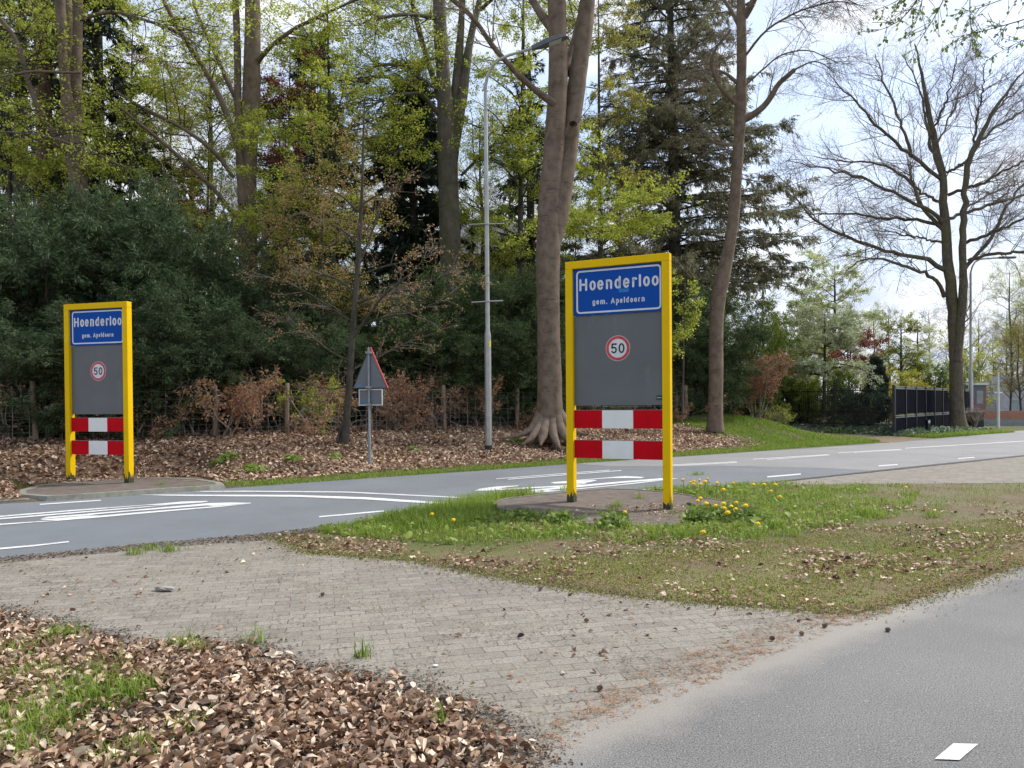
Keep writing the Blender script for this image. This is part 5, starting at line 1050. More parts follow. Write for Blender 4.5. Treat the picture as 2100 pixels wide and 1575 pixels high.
# ---------------------------------------------------------------- railing, panel fence, bollard, mast, houses
def railing():
    A = np.array([at(1832, 800, 32.)[0], 32.]); B = np.array([at(1607, 800, 38.)[0], 38.]); C_ = B + (B - A) * .55; L_ = np.linalg.norm(C_ - A); dv = (C_ - A) / L_; ztop = 2.10
    root = thing('metal_railing', onground(*A), 'black metal railing with upright bars closing off the garden', 'fence')
    parts = []; r = .012
    def bar(p, z0, z1, rad): return (np.array([[p[0], p[1], z0], [p[0], p[1], z1]]), rad)
    s = np.arange(.12, L_, .125); Q = A + s[:, None] * dv; g = np.minimum(ground(Q[:, 0], Q[:, 1]), .9); PV = np.stack([np.c_[Q, g - .05], np.c_[Q, np.full(len(Q), ztop)]], 1); parts.append(tubes(PV, np.full(PV.shape[:2], .0085), 4))
    Q2 = A + (s[:-1, None] + .0625) * dv; g2 = np.minimum(ground(Q2[:, 0], Q2[:, 1]), .9); PV = np.stack([np.c_[Q2, g2 - .05], np.c_[Q2, np.full(len(Q2), ztop - .95)]], 1); parts.append(tubes(PV, np.full(PV.shape[:2], .006), 4))
    V, F = merge(parts); o = mesh_np('bars', V, [F], M['black_metal'], root)
    for h in (ztop - .14, ztop - 1.06, ztop - 1.62): 
        V, F = tubes(np.array([[[A[0], A[1], h], [C_[0], C_[1], h]]]), np.full((1, 2), .02), 4); mesh_np('rail', V, [F], M['black_metal'], root)
    for t in (0, 3.25, 6.5, 9.6):
        q = A + dv * t
        if t > L_: break
        gz = float(ground(*q)); V, F = tubes(np.array([[[q[0], q[1], gz - .1], [q[0], q[1], ztop + .05], [q[0], q[1], ztop + .06]]]), np.array([[.055, .055, .01]]), 4); mesh_np('post', V, [F], M['black_metal'], root)
railing()
def panel_fence():
    A = np.array([at(1834, 800, 32.1)[0], 32.1]); B = np.array([at(1990, 800, 44.)[0], 44.]); L_ = np.linalg.norm(B - A); a = math.atan2((B - A)[1], (B - A)[0]); n = 9; w_ = L_ / n
    root = thing('panel_fence', (A[0], A[1], .15), 'black panel fence with grey rails running back beside the driveway', 'fence', rz=a); H = 1.98
    for i in range(n):
        x = i * w_
        MB().box(x - .045, x + .045, -.045, .045, -.3, H).build('post', M['black_metal'], root)
        MB().box(x + .05, x + w_ - .05, -.012, .012, .78, H - .14).build('panel', M['black_panel'], root)
        MB().box(x + .05, x + w_ - .05, -.012, .012, -.2, .62).build('panel', M['black_panel'], root)
        for z in (H - .12, H - .04, .64, .72): MB().box(x + .047, x + w_ - .047, -.02, .02, z - .022, z + .022).build('rail', M['rail'], root)
    MB().box(L_ - .05, L_ + .05, -.05, .05, -.3, H).build('post', M['black_metal'], root)
panel_fence()
qb = hit(1903, 889)
rb = thing('bollard', qb, 'short black bollard with a pale square plate beside the driveway', 'bollard', rz=.3)
MB().box(-.075, .075, -.075, .075, -.1, .60).build('body', M['black_metal'], rb, bevel=.008); MB().box(-.055, .045, -.078, -.0755, .45, .57).build('number_plate', M['rim'], rb)
qb = at(2003, 872, 41.); rb = thing('litter_bin', (qb[0], 41, 0), 'black bin-like box at the end of the panel fence', 'bin'); MB().box(-.3, .25, -.25, .25, -.05, .78).build('body', M['black_metal'], rb, bevel=.03); MB().box(-.32, .27, -.27, .27, .781, .86).build('lid', M['rubber'], rb, bevel=.02)
qb = flat(2047, 879.5); d = qb[1]; k = d / FPX; rb = thing('mast', (qb[0], qb[1], 0), 'thin white mast with a short cross arm beyond the road bend', 'mast')
MB().lathe([(.085, -.1), (.07, 1.2), (.06, (879 - 805) * k), (.045, (879 - 763) * k)], 10).build('pole', M['far_white'], rb, smooth=True); MB().tube([(-.2, 0, (879 - 805) * k), (.2, 0, (879 - 805) * k)], .04, 6).build('cross_arm', M['far_white'], rb)
def wall_box(name, label, u0, u1, d, z0, z1, m, dep=.3, cat='wall'):
    a, b = at(u0, 800, d)[0], at(u1, 800, d)[0]; rt = thing(name, ((a + b) / 2, d, 0), label, cat); return rt, (b - a) / 2
rt, h = wall_box('garden_wall', 'low grey concrete wall topped with red brick beyond the bend', 2010, 2500, 42.5, 0, .8, None)
MB().box(-h, h, 0, .25, -.1, .42).build('concrete_base', M['concrete_wall'], rt); MB().box(-h + .01, h - .01, .03, .24, .4205, .88).build('brick_top', M['brick_red'], rt)
# purple-brick house with a white fascia
q = at(1940, 800, 50)[0]; q2 = at(2022, 800, 50)[0]; rt = thing('brick_house', (q2, 50, 0), 'purple-brick flat-roofed house with white roof edge behind the panel fence', 'house'); W_ = q2 - q; k = 50 / FPX
MB().box(-W_, 0, 0, 7, 0, (878 - 795) * k * .9 + .15).build('wall', M['brick_purple'], rt)
zt = at(2020, 790, 50)[2]; MB().box(-W_ - .1, .12, -.12, 7.1, zt - .01 + .02, zt + .16).build('fascia', M['far_white'], rt)
MB().add([(-W_ * .25, -.002, zt - .7), (.0, -.002, zt), (-W_, -.002, zt), (-W_, -.002, zt - .7)], [(0, 1, 2, 3)]).build('recess', M['grey_back'], rt)
MB().box(-.62, -.2, -.02, .02, 1.25, 2.1).build('window', M['cloudy_glass'], rt)
q = at(2046, 800, 62)[0]; rt = thing('tiled_house', (q, 62, 0), 'house with a steep grey tiled roof behind the white mast', 'house'); k = 62 / FPX
z1 = at(2050, 770, 62)[2]; z0_ = at(2050, 845, 62)[2]
m = MB(); m.add([(0, 0, z0_), (9, 0, z0_), (9, 1.6, z1), (.4, 1.6, z1), (.4, 2.0, z1), (9, 2.0, z1), (9, 5, z0_), (0, 5, z0_)], [(0, 1, 2, 3), (3, 2, 5, 4), (4, 5, 6, 7), (0, 3, 4, 7)]).build('roof', M['tiles'], rt)
MB().box(.15, 8.8, .2, 4.8, 0, z0_).build('wall', M['brick_purple'], rt)
MB().box(1.2, 2.4, .17, .22, .3, 1.5).build('window', M['cloudy_glass'], rt); wf = MB().add([(4.2, .75, z0_ + .9), (5.2, .75, z0_ + .9), (5.2, 1.02, z0_ + 1.9), (4.2, 1.02, z0_ + 1.9)], [(0, 1, 2, 3)]).build('roof_window', M['cloudy_glass'], rt)
qx0, qx1 = at(880, 800, 46)[0], at(1095, 800, 46)[0]; rt = thing('woodland_house', (qx0, 46, 1), 'house with a grey tiled roof glimpsed between trunks left of the twin beech', 'house')
W_ = qx1 - qx0; zr, ze = at(1000, 425, 46)[2] - 1, at(1000, 520, 46)[2] - 1
MB().add([(-.3, 0, ze), (W_, 0, ze), (W_ - 1.2, 3.2, zr), (.8, 3.2, zr), (-.3, 6.4, ze), (W_, 6.4, ze)], [(0, 1, 2, 3), (3, 2, 5, 4), (1, 5, 2), (0, 3, 4)]).build('roof', M['tiles'], rt)
MB().box(0, W_ - .3, .4, 6, -1, ze).build('wall', M['brick_red'], rt); MB().box(W_ * .55, W_ * .55 + 1.4, .36, .41, ze - 2.3, ze - .8).build('window', M['cloudy_glass'], rt)

# ---------------------------------------------------------------- scattered leaves, grass and small things
rs_ = np.random.default_rng(77)
def scatter(poly, n, rng, dens=None):
    lo, hi = poly.min(0), poly.max(0); out = np.zeros((0, 2))
    while len(out) < n:
        q = rng.uniform(lo, hi, (int(n * 2), 2)); q = q[inside(poly, q[:, 0], q[:, 1])]
        if dens is not None: q = q[rng.random(len(q)) < dens(q[:, 0], q[:, 1])]
        if len(q) == 0: break
        out = np.concatenate([out, q])
    return out[:n]
def curled(C, D, N_, Lg, Wd, curl, bend):
    """a curled oval leaf: midrib of five points, an edge of three points on either side"""
    D = nrm(D); S = nrm(np.cross(D, N_)); Nn = np.cross(S, D); n = len(C); c = lambda a: a[:, None]
    tpl = [(0, 0), (.22, 0), (.5, 0), (.78, 0), (1, 0), (.22, .36), (.5, .5), (.78, .34), (.22, -.36), (.5, -.5), (.78, -.34)]
    V = np.empty((n, len(tpl), 3)); asym = np.random.default_rng(1).uniform(.2, 1.6, n)
    for k, (a, b) in enumerate(tpl):
        cu = curl * (asym if b > 0 else 1) * (abs(b) * 2) ** 2 * .5; V[:, k] = C + D * c(Lg * a) + S * c(Wd * b * (1 - .35 * np.abs(cu))) + Nn * c(cu * Wd + bend * Lg * (4 * a * (1 - a)) * -.5)
    i = np.arange(n)[:, None] * len(tpl)
    T3 = np.concatenate([i + [q] for q in ([0, 1, 5], [0, 8, 1], [3, 4, 7], [3, 10, 4])]); T4 = np.concatenate([i + [q] for q in ([1, 2, 6, 5], [2, 3, 7, 6], [1, 8, 9, 2], [2, 9, 10, 3])])
    return V.reshape(-1, 3), T3, T4
def leaf_litter(name, xy, size, rng, lift, tilt=.45, curlr=(-.4, 1.2), mat_='litter', z0=0.012, mean=.5, sd_=.24, asp=(.5, .75)):
    n = len(xy); C = np.c_[xy, ground(xy[:, 0], xy[:, 1]) + z0 + lift * rng.random(n) ** 1.5]
    a = rng.uniform(0, 2 * math.pi, n); D = np.c_[np.cos(a), np.sin(a), rng.normal(size=n) * tilt * .6]; Nn = rng.normal(size=(n, 3)) * tilt; Nn[:, 2] += 1
    Lg = size * np.clip(np.exp(rng.normal(-.1, .38, n)), .35, 1.7); C = C - nrm(D) * (Lg * .5)[:, None]; C[:, 2] = np.maximum(C[:, 2], ground(xy[:, 0], xy[:, 1]) + z0)
    V, T3, T4 = curled(C, D, Nn, Lg, Lg * rng.uniform(*asp, n), rng.uniform(*curlr, n), rng.uniform(-.5, .3, n))
    t = np.repeat(np.clip(rng.normal(mean, sd_, n), 0, 1), 11); o = mesh_np(name, V, [T3, T4], M[mat_], tint=t, loc=(0, 0, 0), smooth=True); return tag(o, kind='stuff')
def blades(name, xy, h, wd, rng, m='blade', lean=.5, z0=0., mean=.5, sd_=.22, label=None):
    n = len(xy); g = ground(xy[:, 0], xy[:, 1]) + z0; a = rng.uniform(0, 2 * math.pi, n); H = h * rng.uniform(.45, 1.2, n); ln = lean * rng.uniform(.2, 1.4, n)
    S = np.c_[np.sin(a), -np.cos(a), np.zeros(n)] * (wd * rng.uniform(.6, 1.3, n) / 2)[:, None]; L_ = np.c_[np.cos(a), np.sin(a), np.zeros(n)]
    B = np.c_[xy, g]; Mi = B + L_ * (H * ln * .3)[:, None] + [0, 0, 1] * (H * .6)[:, None]; T = B + L_ * (H * ln * .95)[:, None] + [0, 0, 1] * (H * (1 - .25 * ln))[:, None]
    V = np.stack([B - S, B + S, Mi + S * .8, Mi - S * .8, T], 1); i = np.arange(n)[:, None] * 5
    o = mesh_np(name, V.reshape(-1, 3), [i + [[0, 1, 2, 3]], i + [[3, 2, 4]]], M[m], tint=np.repeat(np.clip(rng.normal(mean, sd_, n), 0, 1), 5), loc=(0, 0, 0)); return tag(o, label, kind='stuff')
# bank litter
bank = np.array([TD * s + ND * (p + P0) for s, p in [(-9, .1), (sl - .6, .15), (sr + .3, .55), (21.8, .7), (21.5, 6.8), (-9, 6.8)]])
def dbank(x, y):
    s, p = sp(np.c_[x, y]); padf = ~((s > sl - .3) & (s < sr + .1) & (p < 2.5)); return np.clip(sstep(.25, .9, p + .2 * pnoise(x, y, 2)), 0, 1) * padf * np.where(y > 21, .7, 1) * (1 - sstep(19.5, 21.8, s) * .8)
xy = scatter(bank, 78000, rs_, dbank); leaf_litter('leaf_litter', xy, .08, rs_, .05, tilt=.5, mean=.57)
# near litter
litter_poly = LITTER
cen = LITTER.mean(0)
def dlit(x, y): 
    f = np.zeros_like(x)
    d_ = np.full(x.shape, 9.)
    for i in range(len(LITTER) - 3):
        a, b = LITTER[i], LITTER[i + 1]; ab = b - a; t = np.clip(((x - a[0]) * ab[0] + (y - a[1]) * ab[1]) / (ab @ ab), 0, 1); d_ = np.minimum(d_, np.hypot(x - a[0] - t * ab[0], y - a[1] - t * ab[1]))
    f = np.clip((d_ + .10 * pnoise(x, y, 2.5, 1)) / .45, .04, 1); f *= np.where(pnoise(x, y, 1.6, 5) > .38, .25, 1.); return f
lit = LITTER[(LITTER[:, 0] > -5)]
vis = np.array([[-3.6, 2.2], [.7, 2.2], [.35, 3.7], [-1.5, 5.2], [-6.3, 6.6], [-5.2, 4.6]])
def dlit2(x, y): return dlit(x, y) * inside(LITTER, x, y)
xy = scatter(vis, 36000, rs_, dlit2); leaf_litter('leaf_litter', xy, .046, rs_, .05, tilt=.85, curlr=(-.8, 1.6), mean=.54, sd_=.31, asp=(.4, .62))
xy = scatter(vis, 9000, rs_, dlit2); o = leaf_litter('leaf_litter', xy, .03, rs_, .01, tilt=.5, mean=.25)
def dedge(x, y):
    d_ = np.full(x.shape, 9.)
    for i in range(len(LITTER) - 3):
        a, b = LITTER[i], LITTER[i + 1]; ab = b - a; t = np.clip(((x - a[0]) * ab[0] + (y - a[1]) * ab[1]) / (ab @ ab), 0, 1); d_ = np.minimum(d_, np.hypot(x - a[0] - t * ab[0], y - a[1] - t * ab[1]))
    ins = inside(LITTER, x, y); return np.where(ins, 1., np.clip(1 - (d_ + .10 * pnoise(x, y, 2.6, 2)) / .20, .0, 1) ** 2)
vis2 = np.array([[-3.6, 2.2], [.9, 2.2], [.6, 3.9], [-1.3, 5.4], [-6.3, 6.9], [-5.2, 4.6]])
rb_ = flats([(-300, 1172), (0, 1146), (300, 1116), (545, 1096), (700, 1076), (700, 1084), (560, 1108), (300, 1127), (0, 1157), (-300, 1184)])
xy = scatter(rb_, 5200, rs_); n = len(xy); a = rs_.uniform(0, 6.28, n); Vn, Fn = cards(np.c_[xy, .010 + .008 * rs_.random(n)], np.c_[np.cos(a), np.sin(a), rs_.normal(size=n) * .2], np.tile([0, 0, 1.], (n, 1)) + rs_.normal(size=(n, 3)) * .4, rs_.uniform(.01, .04, n), rs_.uniform(.008, .02, n), .2)
tag(mesh_np('road_edge_grit', Vn, [Fn], M['soil'], tint=np.repeat(np.clip(rs_.normal(.75, .25, n), 0, 1), 4), loc=(0, 0, 0)), kind='stuff')
xy = scatter(vis2, 60000, rs_, dedge); n = len(xy); a = rs_.uniform(0, 6.28, n); Vn, Fn = cards(np.c_[xy, .006 + .012 * rs_.random(n)], np.c_[np.cos(a), np.sin(a), rs_.normal(size=n) * .2], np.tile([0, 0, 1.], (n, 1)) + rs_.normal(size=(n, 3)) * .4, rs_.uniform(.008, .03, n), rs_.uniform(.006, .014, n), .2)
tag(mesh_np('soil_crumbs', Vn, [Fn], M['soil'], tint=np.repeat(np.clip(rs_.normal(.45, .28, n), 0, 1), 4), loc=(0, 0, 0)), kind='stuff')
# scattered leaves on the verge and pavers
def disl(x, y): return np.clip(pnoise(x, y, 1.4, 2) * .9 + .25 - .25 * sstep(3, 7, x) - .3 * sstep(7.2, 6.2, y), .04, 1)
xy = scatter(ISLAND, 7500, rs_, lambda x, y: disl(x, y) * (y < 11.2)); leaf_litter('leaf_litter', xy, .042, rs_, .02, mean=.47, tilt=.35)
xy = scatter(np.array(paver_xy)[2:], 420, rs_, lambda x, y: (y > 3.) * np.clip(.3 + pnoise(x, y, .8), .1, 1)); leaf_litter('leaf_litter', xy, .035, rs_, .004, z0=.01, mean=.4)
# orange needles and crumbs
band = flats([(1020, 1640), (1075, 1560), (1150, 1470), (1290, 1390), (1450, 1330), (1640, 1262), (1750, 1240), (1900, 1200), (2100, 1120), (2100, 1162), (1900, 1232), (1700, 1300), (1530, 1372), (1350, 1448), (1210, 1508), (1110, 1590), (1080, 1650)])
def dn(x, y):
    h = np.sin(np.floor(x / .045) * 12.9898 + np.floor(y / .035) * 78.233) * 43758.5453; h = h - np.floor(h)
    return np.clip((.35 + .5 * pnoise(x, y, 2.7, 3)) * (h > .72) + .12 * (.5 + .5 * pnoise(x, y, 2., 1)), .02, 1)
xy = scatter(band, 8500, rs_, dn); n = len(xy); a = rs_.uniform(0, 6.28, n); Vn, Fn = cards(np.c_[xy, np.full(n, .011) + .006 * rs_.random(n)], np.c_[np.cos(a), np.sin(a), rs_.normal(size=n) * .1], np.tile([0, 0, 1.], (n, 1)) + rs_.normal(size=(n, 3)) * .3, .024, .0035, .1)
tag(mesh_np('fallen_needles', Vn, [Fn], M['needles'], tint=np.repeat(np.clip(rs_.normal(.5, .25, n), 0, 1), 4), loc=(0, 0, 0)), kind='stuff')
xy = scatter(np.array(paver_xy)[2:], 8000, rs_, lambda x, y: (y > 3.) * np.clip(pnoise(x, y, 2.7, 8) + .3, .06, 1)); n = len(xy); a = rs_.uniform(0, 6.28, n); Vn, Fn = cards(np.c_[xy, np.full(n, .007) + .006 * rs_.random(n)], np.c_[np.cos(a), np.sin(a), rs_.normal(size=n) * .08], np.tile([0, 0, 1.], (n, 1)) + rs_.normal(size=(n, 3)) * .3, rs_.uniform(.008, .05, n), .004, .1)
tag(mesh_np('twig_debris', Vn, [Fn], M['litter'], tint=np.repeat(np.clip(rs_.normal(.12, .12, n), 0, 1), 4), loc=(0, 0, 0)), kind='stuff')
# grass
def tufts(spots, n, rng, seed=0):
    out = []
    for u, v, r, m in spots:
        c = flat(u, v)[:2]; k = int(n * m); out.append(c + rng.normal(size=(k, 2)) * r * .5)
    return np.concatenate(out)
xy = tufts([(30, 1540, .22, 3), (80, 1500, .18, 2), (20, 1480, .25, 2), (170, 1430, .22, 2.2), (235, 1440, .16, 1.6), (130, 1312, .12, 1), (370, 1335, .10, .6), (270, 1560, .14, .9), (200, 1390, .2, 1), (60, 1400, .22, 1), (520, 1322, .08, .3), (745, 1350, .07, .25), (410, 1345, .06, .3), (395, 1500, .07, .3), (905, 1490, .03, .15), (40, 1345, .18, .6), (290, 1420, .1, .5)], 170, rs_)
blades('grass', xy, .12, .0055, rs_, lean=.8)
xy = tufts([(130, 1440, .25, 2.5), (60, 1380, .25, 1.5), (230, 1400, .2, 1)], 60, rs_); leaf_litter('ground_cover', xy, .03, rs_, .05, mat_='green', mean=.6)
lush = flats([(640, 1092), (780, 1062), (930, 1036), (1030, 1017), (1090, 1012), (1130, 1020), (1040, 1030), (1010, 1048), (1090, 1066), (1200, 1082), (1390, 1082), (1500, 1062), (1570, 1050), (1560, 1036), (1400, 1014), (1300, 1006), (1420, 999), (1560, 993), (1680, 992), (1900, 1000), (1850, 1060), (1500, 1120), (1200, 1120), (950, 1120), (750, 1105)])
def dlush(x, y):
    return np.clip(.55 + .5 * pnoise(x, y, 2.3, 4) - .45 * sstep(2.8, 6.5, x) + .35 * sstep(.2, -.8, x) - .75 * sstep(9.0, 7.6, y), .03, 1)
xy = scatter(lush, 26000, rs_, dlush); blades('grass', xy, .10, .006, rs_, lean=.7, mean=.55)
xy = tufts([(rs_.uniform(1120, 2000), rs_.uniform(1000, 1110), .10, rs_.uniform(.2, .7)) for _ in range(34)], 130, rs_); blades('grass', xy, .15, .006, rs_, lean=.9, mean=.6)
xy = scatter(flats([(760, 1075), (860, 1050), (960, 1028), (1050, 1016), (1110, 1014), (1040, 1030), (1010, 1048), (1000, 1075), (900, 1095)]), 5200, rs_); blades('grass', xy, .20, .006, rs_, lean=.75, mean=.55)
xy = scatter(lush, 1500, rs_, dlush); leaf_litter('ground_cover', xy, .07, rs_, .07, mat_='green', mean=.75, tilt=.8)
xy = tufts([(1470, 1062, .30, 2.6), (1530, 1072, .25, 1.6), (1430, 1075, .2, 1.), (1150, 1075, .22, 1.2), (1250, 1080, .2, .8), (1080, 1070, .2, .8)], 170, rs_); leaf_litter('ground_cover', xy, .08, rs_, .14, mat_='green', mean=.55, tilt=1.)
xy = scatter(ISLAND, 26000, rs_, lambda x, y: np.clip(.4 + .6 * pnoise(x, y, 1.7, 6), .05, 1) * (x < 11)); blades('grass', xy, .04, .006, rs_, lean=1., mean=.42)
moss_p = flats([(1000, 1172), (1150, 1140), (1500, 1120), (1800, 1080), (2100, 1060), (2100, 1155), (1900, 1222), (1690, 1256), (1550, 1243), (1350, 1228), (1150, 1202)])
xy = scatter(moss_p, 42000, rs_, lambda x, y: np.clip(.5 + .7 * pnoise(x, y, 2.1, 9), .05, 1)); blades('moss', xy, .018, .008, rs_, m='moss', lean=.9, z0=-.002)
vg = np.array([TD * s + ND * (p + P0) for s, p in [(sr + .05, .02), (27, .02), (27, .75), (sr + .05, .6)]]); xy = scatter(vg, 17000, rs_, lambda x, y: np.clip(.75 + .5 * pnoise(x, y, 2, 1), .1, 1)); blades('grass', xy, .085, .009, rs_, lean=.8)
md = np.array([TD * s + ND * (p + P0) for s, p in [(20.3, .3), (27.5, .1), (29, 2.0), (29, 5.5), (21.5, 5.5), (21, 3)]]); xy = scatter(md, 34000, rs_, lambda x, y: np.clip(.8 + .5 * pnoise(x, y, 1.3, 2) - .8 * sstep(22.5, 20.5, sp(np.c_[x, y])[0]), .05, 1)); blades('grass', xy, .13, .012, rs_, lean=.8)
xy = scatter(md, 2600, rs_, lambda x, y: pnoise(x, y, 1.1, 7) > .45); blades('dry_grass', xy, .16, .012, rs_, m='straw', lean=1.3)
iv = np.array([TD * s + ND * (p + P0) for s, p in [(31.5, .1), (39.3, .05), (39.6, 2.), (36, 5), (31.5, 5)]]); xy = scatter(iv, 16000, rs_, lambda x, y: (sp(np.c_[x, y])[1] < 1.1) | (pnoise(x, y, .9, 3) > .1)); blades('grass', xy, .16, .014, rs_, lean=.8)
xy = scatter(iv, 5200, rs_, lambda x, y: (sp(np.c_[x, y])[1] > .9) * 1.); leaf_litter('ivy', xy, .10, rs_, .16, mat_='ivy', tilt=.7, mean=.55)
xy = scatter(iv + [-3.5, 3.0], 2600, rs_); leaf_litter('ivy', xy, .10, rs_, .16, mat_='ivy', tilt=.7, mean=.5)
xy = tufts([(20, 1008, .25, 3), (330, 1003, .1, .6), (395, 1006, .12, 1), (345, 1131, .12, .8), (310, 1128, .1, .5), (278, 1138, .08, .4), (1430, 975, .2, 1)], 130, rs_); blades('grass', xy, .10, .006, rs_, lean=.8)
xy = tufts([(462, 978, .22, 2.2), (520, 985, .2, 1), (600, 975, .15, .8), (690, 968, .15, .8), (850, 955, .15, 1), (1060, 940, .2, 1.2), (1010, 925, .15, .8)], 120, rs_); leaf_litter('ground_cover', xy, .10, rs_, .10, mat_='green', mean=.75, tilt=1.)

# soft ragged rim where the verge meets the pavers and the bike path
rimz = np.array([ISLAND[i] for i in range(len(ISLAND))]); segs = list(range(15, len(rimz) - 0)) 
pp_ = []
for i in segs:
    a, b = rimz[i], rimz[(i + 1) % len(rimz)]
    if np.linalg.norm(b - a) > 30: continue
    k = int(np.linalg.norm(b - a) * 900); t = rs_.random((k, 1)); pp_.append(a + (b - a) * t + rs_.normal(size=(k, 2)) * [.075, .075] * (1 + 1.2 * (rs_.random((k, 1)) > .85)))
pp_ = np.concatenate(pp_); pp_ = pp_[(pp_[:, 0] < 9)]
q = pp_[: , :][rs_.random(len(pp_)) < .8]; blades('moss', q, .022, .008, rs_, m='moss', lean=.9, z0=.002)
q = pp_[rs_.random(len(pp_)) < .7] + rs_.normal(size=(1, 2)) * .01; n = len(q); a = rs_.uniform(0, 6.28, n); Vn, Fn = cards(np.c_[q, .008 + .012 * rs_.random(n)], np.c_[np.cos(a), np.sin(a), rs_.normal(size=n) * .2], np.tile([0, 0, 1.], (n, 1)) + rs_.normal(size=(n, 3)) * .4, rs_.uniform(.008, .03, n), rs_.uniform(.006, .014, n), .2)
tag(mesh_np('soil_crumbs', Vn, [Fn], M['soil'], tint=np.repeat(np.clip(rs_.normal(.65, .25, n), 0, 1), 4), loc=(0, 0, 0)), kind='stuff')
q = pp_[rs_.random(len(pp_)) < .10]; blades('grass', q, .05, .005, rs_, lean=.9)

# dandelions
def dandelion():
    root = thing('dandelion', (0, 0, 0), 'yellow dandelion in flower in the grass around the right foot of the near town sign', 'flower', 'dandelions around the near town sign')
    MB().tube([(0, 0, -.02), (.008, .004, .06), (.0, .0, .13)], .0028, 5).build('stem', M['stem'], root)
    rr = np.random.default_rng(3); mb = MB(); n = 60
    V, F = cards(np.tile([0, 0, .135], (n, 1)), nrm(np.c_[rr.normal(size=(n, 2)), rr.uniform(-.1, 1.3, n)]), rr.normal(size=(n, 3)), rr.uniform(.018, .029, n), .009, .1)
    mb.add(V, F.tolist()); mb.lathe([(.004, .124), (.012, .13), (.019, .139), (.015, .149), (.004, .154)], 10); mb.build('flower_head', M['dandelion'], root); return root
dn0 = dandelion(); first = True
DN = [(x / 3.5 + 1000, y / 3.5 + 970) for x, y in [(1403, 50), (1457, 66), (1480, 60), (1476, 78), (1521, 50), (1527, 80), (1562, 63), (1580, 42), (1646, 72), (1763, 73), (1692, 119), (1907, 83), (1985, 83), (2065, 83), (2033, 130), (2095, 170), (1528, 181), (1507, 199), (1567, 220), (1638, 235), (1694, 220), (1698, 252), (1748, 240), (1785, 214), (1780, 258), (1723, 284), (1851, 234), (1940, 363), (1548, 423)]]
for (u, v) in DN:
    s = rs_.uniform(1.25, 1.75); c = flat(u, v, .14 * s)
    if first: dn0.location = (c[0], c[1], 0); dn0.scale = (s, s, s); first = False
    else: copy_thing(dn0, (c[0], c[1], 0), rs_.uniform(0, 6), s)
for u, v, lb in [(1282, 1051, 'lone dandelion standing in front of the near sign plinth'), (930, 1067, 'larger dandelion in the lush grass left of the near plinth'), (886, 1055, 'small dandelion in the lush grass nearest the road'), (758, 936, 'dandelion directly at the foot of the warning sign pole'), (780, 944, 'dandelion just right of the warning sign pole'), (1858, 1000, 'dandelion on the bare verge at the far right')]:
    q = flat(u, v, .17) if v > 990 else hit(u, v + 12); c_ = copy_thing(dn0, (q[0], q[1], float(ground(q[0], q[1]))), 1, 1.25, lb); del c_['group']

# small things lying about
def lump(name, label, cat, u, v, m, sx, sy, sz, seed, rz=0, z0=.008):
    q = flat(u, v); rr = np.random.default_rng(seed); import bmesh
    bm = bmesh.new(); bmesh.ops.create_icosphere(bm, subdivisions=3, radius=1)
    for vv in bm.verts:
        n_ = 1 + .16 * math.sin(vv.co.x * 5 + seed) * math.sin(vv.co.y * 6 + seed) + .10 * math.sin(vv.co.z * 9 + vv.co.x * 7) + rr.normal() * .035
        vv.co = Vector((vv.co.x * sx * n_, vv.co.y * sy * n_, vv.co.z * sz * n_))
    me = bpy.data.meshes.new(name); bm.to_mesh(me); bm.free(); me.materials.append(m); o = bpy.data.objects.new(name, me); link(o); o.location = (q[0], q[1], z0 + sz * .8); o.rotation_euler = (0, 0, rz); tag(o, label, cat); return o
lump('bark_piece', 'grey curled piece of bark lying on the pavers', 'bark', 337, 1213, M['stone'], .085, .035, .022, 1, -.2)
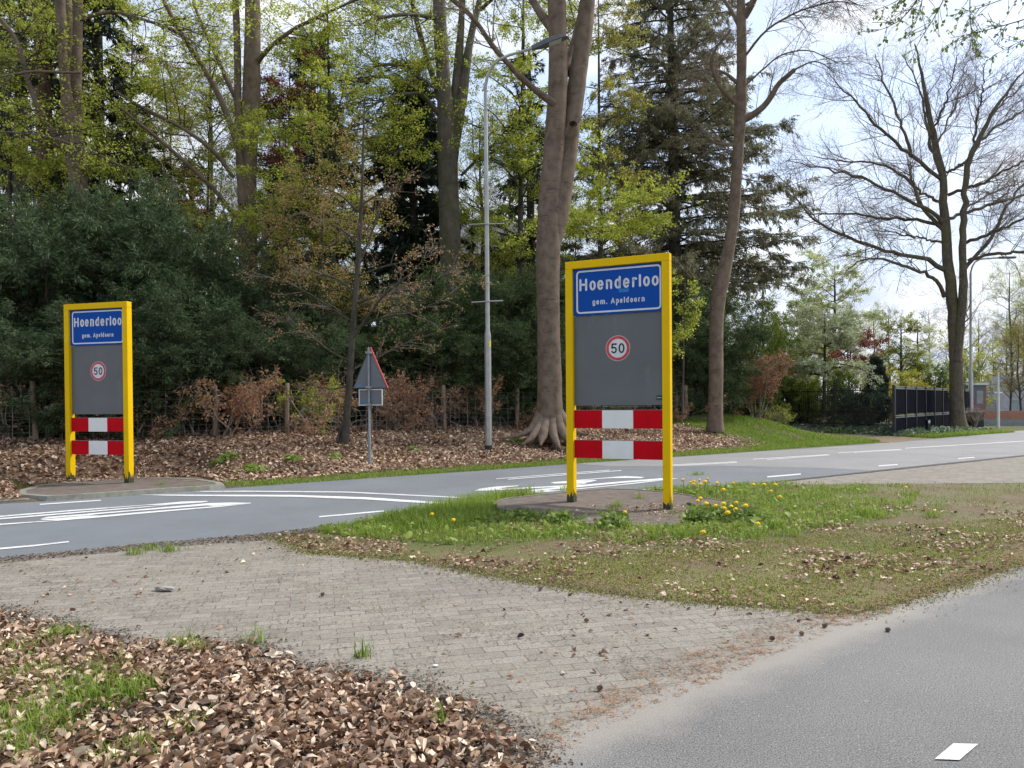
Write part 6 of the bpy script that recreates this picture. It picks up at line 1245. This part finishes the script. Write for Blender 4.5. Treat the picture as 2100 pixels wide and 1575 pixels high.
def cone(u, v, label, r=.018):
    q = flat(u, v); mb = MB(); n = 70; rr = np.random.default_rng(int(u)); i = np.arange(n); ph = i * 2.39996; t = i / n; y = -1 + 2 * t; rad = np.sqrt(np.maximum(1 - y * y, 0)) * r
    C = np.c_[np.cos(ph) * rad * .6, np.sin(ph) * rad * .6, y * r * 1.1]; D = np.c_[np.cos(ph) * .9, np.sin(ph) * .9, y * .4 + .35]
    V, F = cards(C, D, np.c_[np.zeros((n, 2)), np.ones(n)], r * .85, r * .75, .3, .6); mb.add(V, F.tolist()); mb.lathe([(r * .2, -r), (r * .7, -r * .5), (r * .75, 0), (r * .5, r * .6), (r * .15, r)], 10)
    o = mb.build('pine_cone', M['cone']); o.location = (q[0], q[1], .010 + r); o.rotation_euler = (1.3, .3, rr.uniform(0, 6)); tag(o, label, 'pine cone')
for u, v, lb in [(661, 1224, 'small round cone alone in the middle of the pavers'), (1108, 1213, 'small cone on the pavers close to the mossy verge'), (1690, 1290, 'cone at the paver tip on the edge of the bike path'), (1645, 1306, 'reddish cone between the other two by the bike path edge'), (1584, 1316, 'cone left-most of the three where pavers meet the bike path'), (1229, 1419, 'dark cone nearest the camera on the dusty paver edge'), (1820, 1298, 'flat dark cone lying alone on the bike path asphalt')]: cone(u, v, lb, .0115)
lump('pebble', 'small pale pebble on the pavers near the leaf litter', 'pebble', 893, 1369, M['pebble'], .016, .012, .005, 4)

# bough of a tree outside the frame hanging in at the top right
DB = 9.5
bl = [px_stem(p, DB, 12, dd) for p, dd in [([(2080, -130, 3), (1990, -80, 2.4), (1900, -40, 1.8), (1872, 20, 1.2), (1840, 55, .8), (1790, 66, .5)], -.6), ([(1960, -100, 1.6), (1945, -20, 1.2), (1910, 50, .8), (1880, 85, .6), (1872, 118, .4)], .3), ([(1990, -80, 1.2), (1988, 30, .8), (1996, 108, .5)], .2),
      ([(2250, -10, 2.2), (2160, 20, 1.6), (2070, 50, 1.1), (2010, 65, .7), (1950, 78, .4)], -.5), ([(2180, -60, 1.4), (2080, -10, 1), (2020, 12, .7), (1970, 30, .4)], .5), ([(1930, -90, 1.2), (1880, -30, 1), (1830, 10, .6), (1795, 20, .4)], -.3), ([(2230, 10, 1.2), (2150, 60, .9), (2080, 90, .6), (2035, 115, .4)], .3), ([(1905, -70, 1), (1885, 30, .8), (1860, 80, .5)], .2)]]
tree('overhanging_bough', 'thin bough with small dark young leaves hanging in at the top right corner', at(2250, -150, DB), M['dark_twig'], bl, bl, [dict(n=150, t0=.25, L=.34, ang=45, rmax=.003, up=-.04)], [(M['green'], 620, .05, dict(aspect=.7, spread=.01, droop=.6))], cat='branch', seed=15, sides=5)
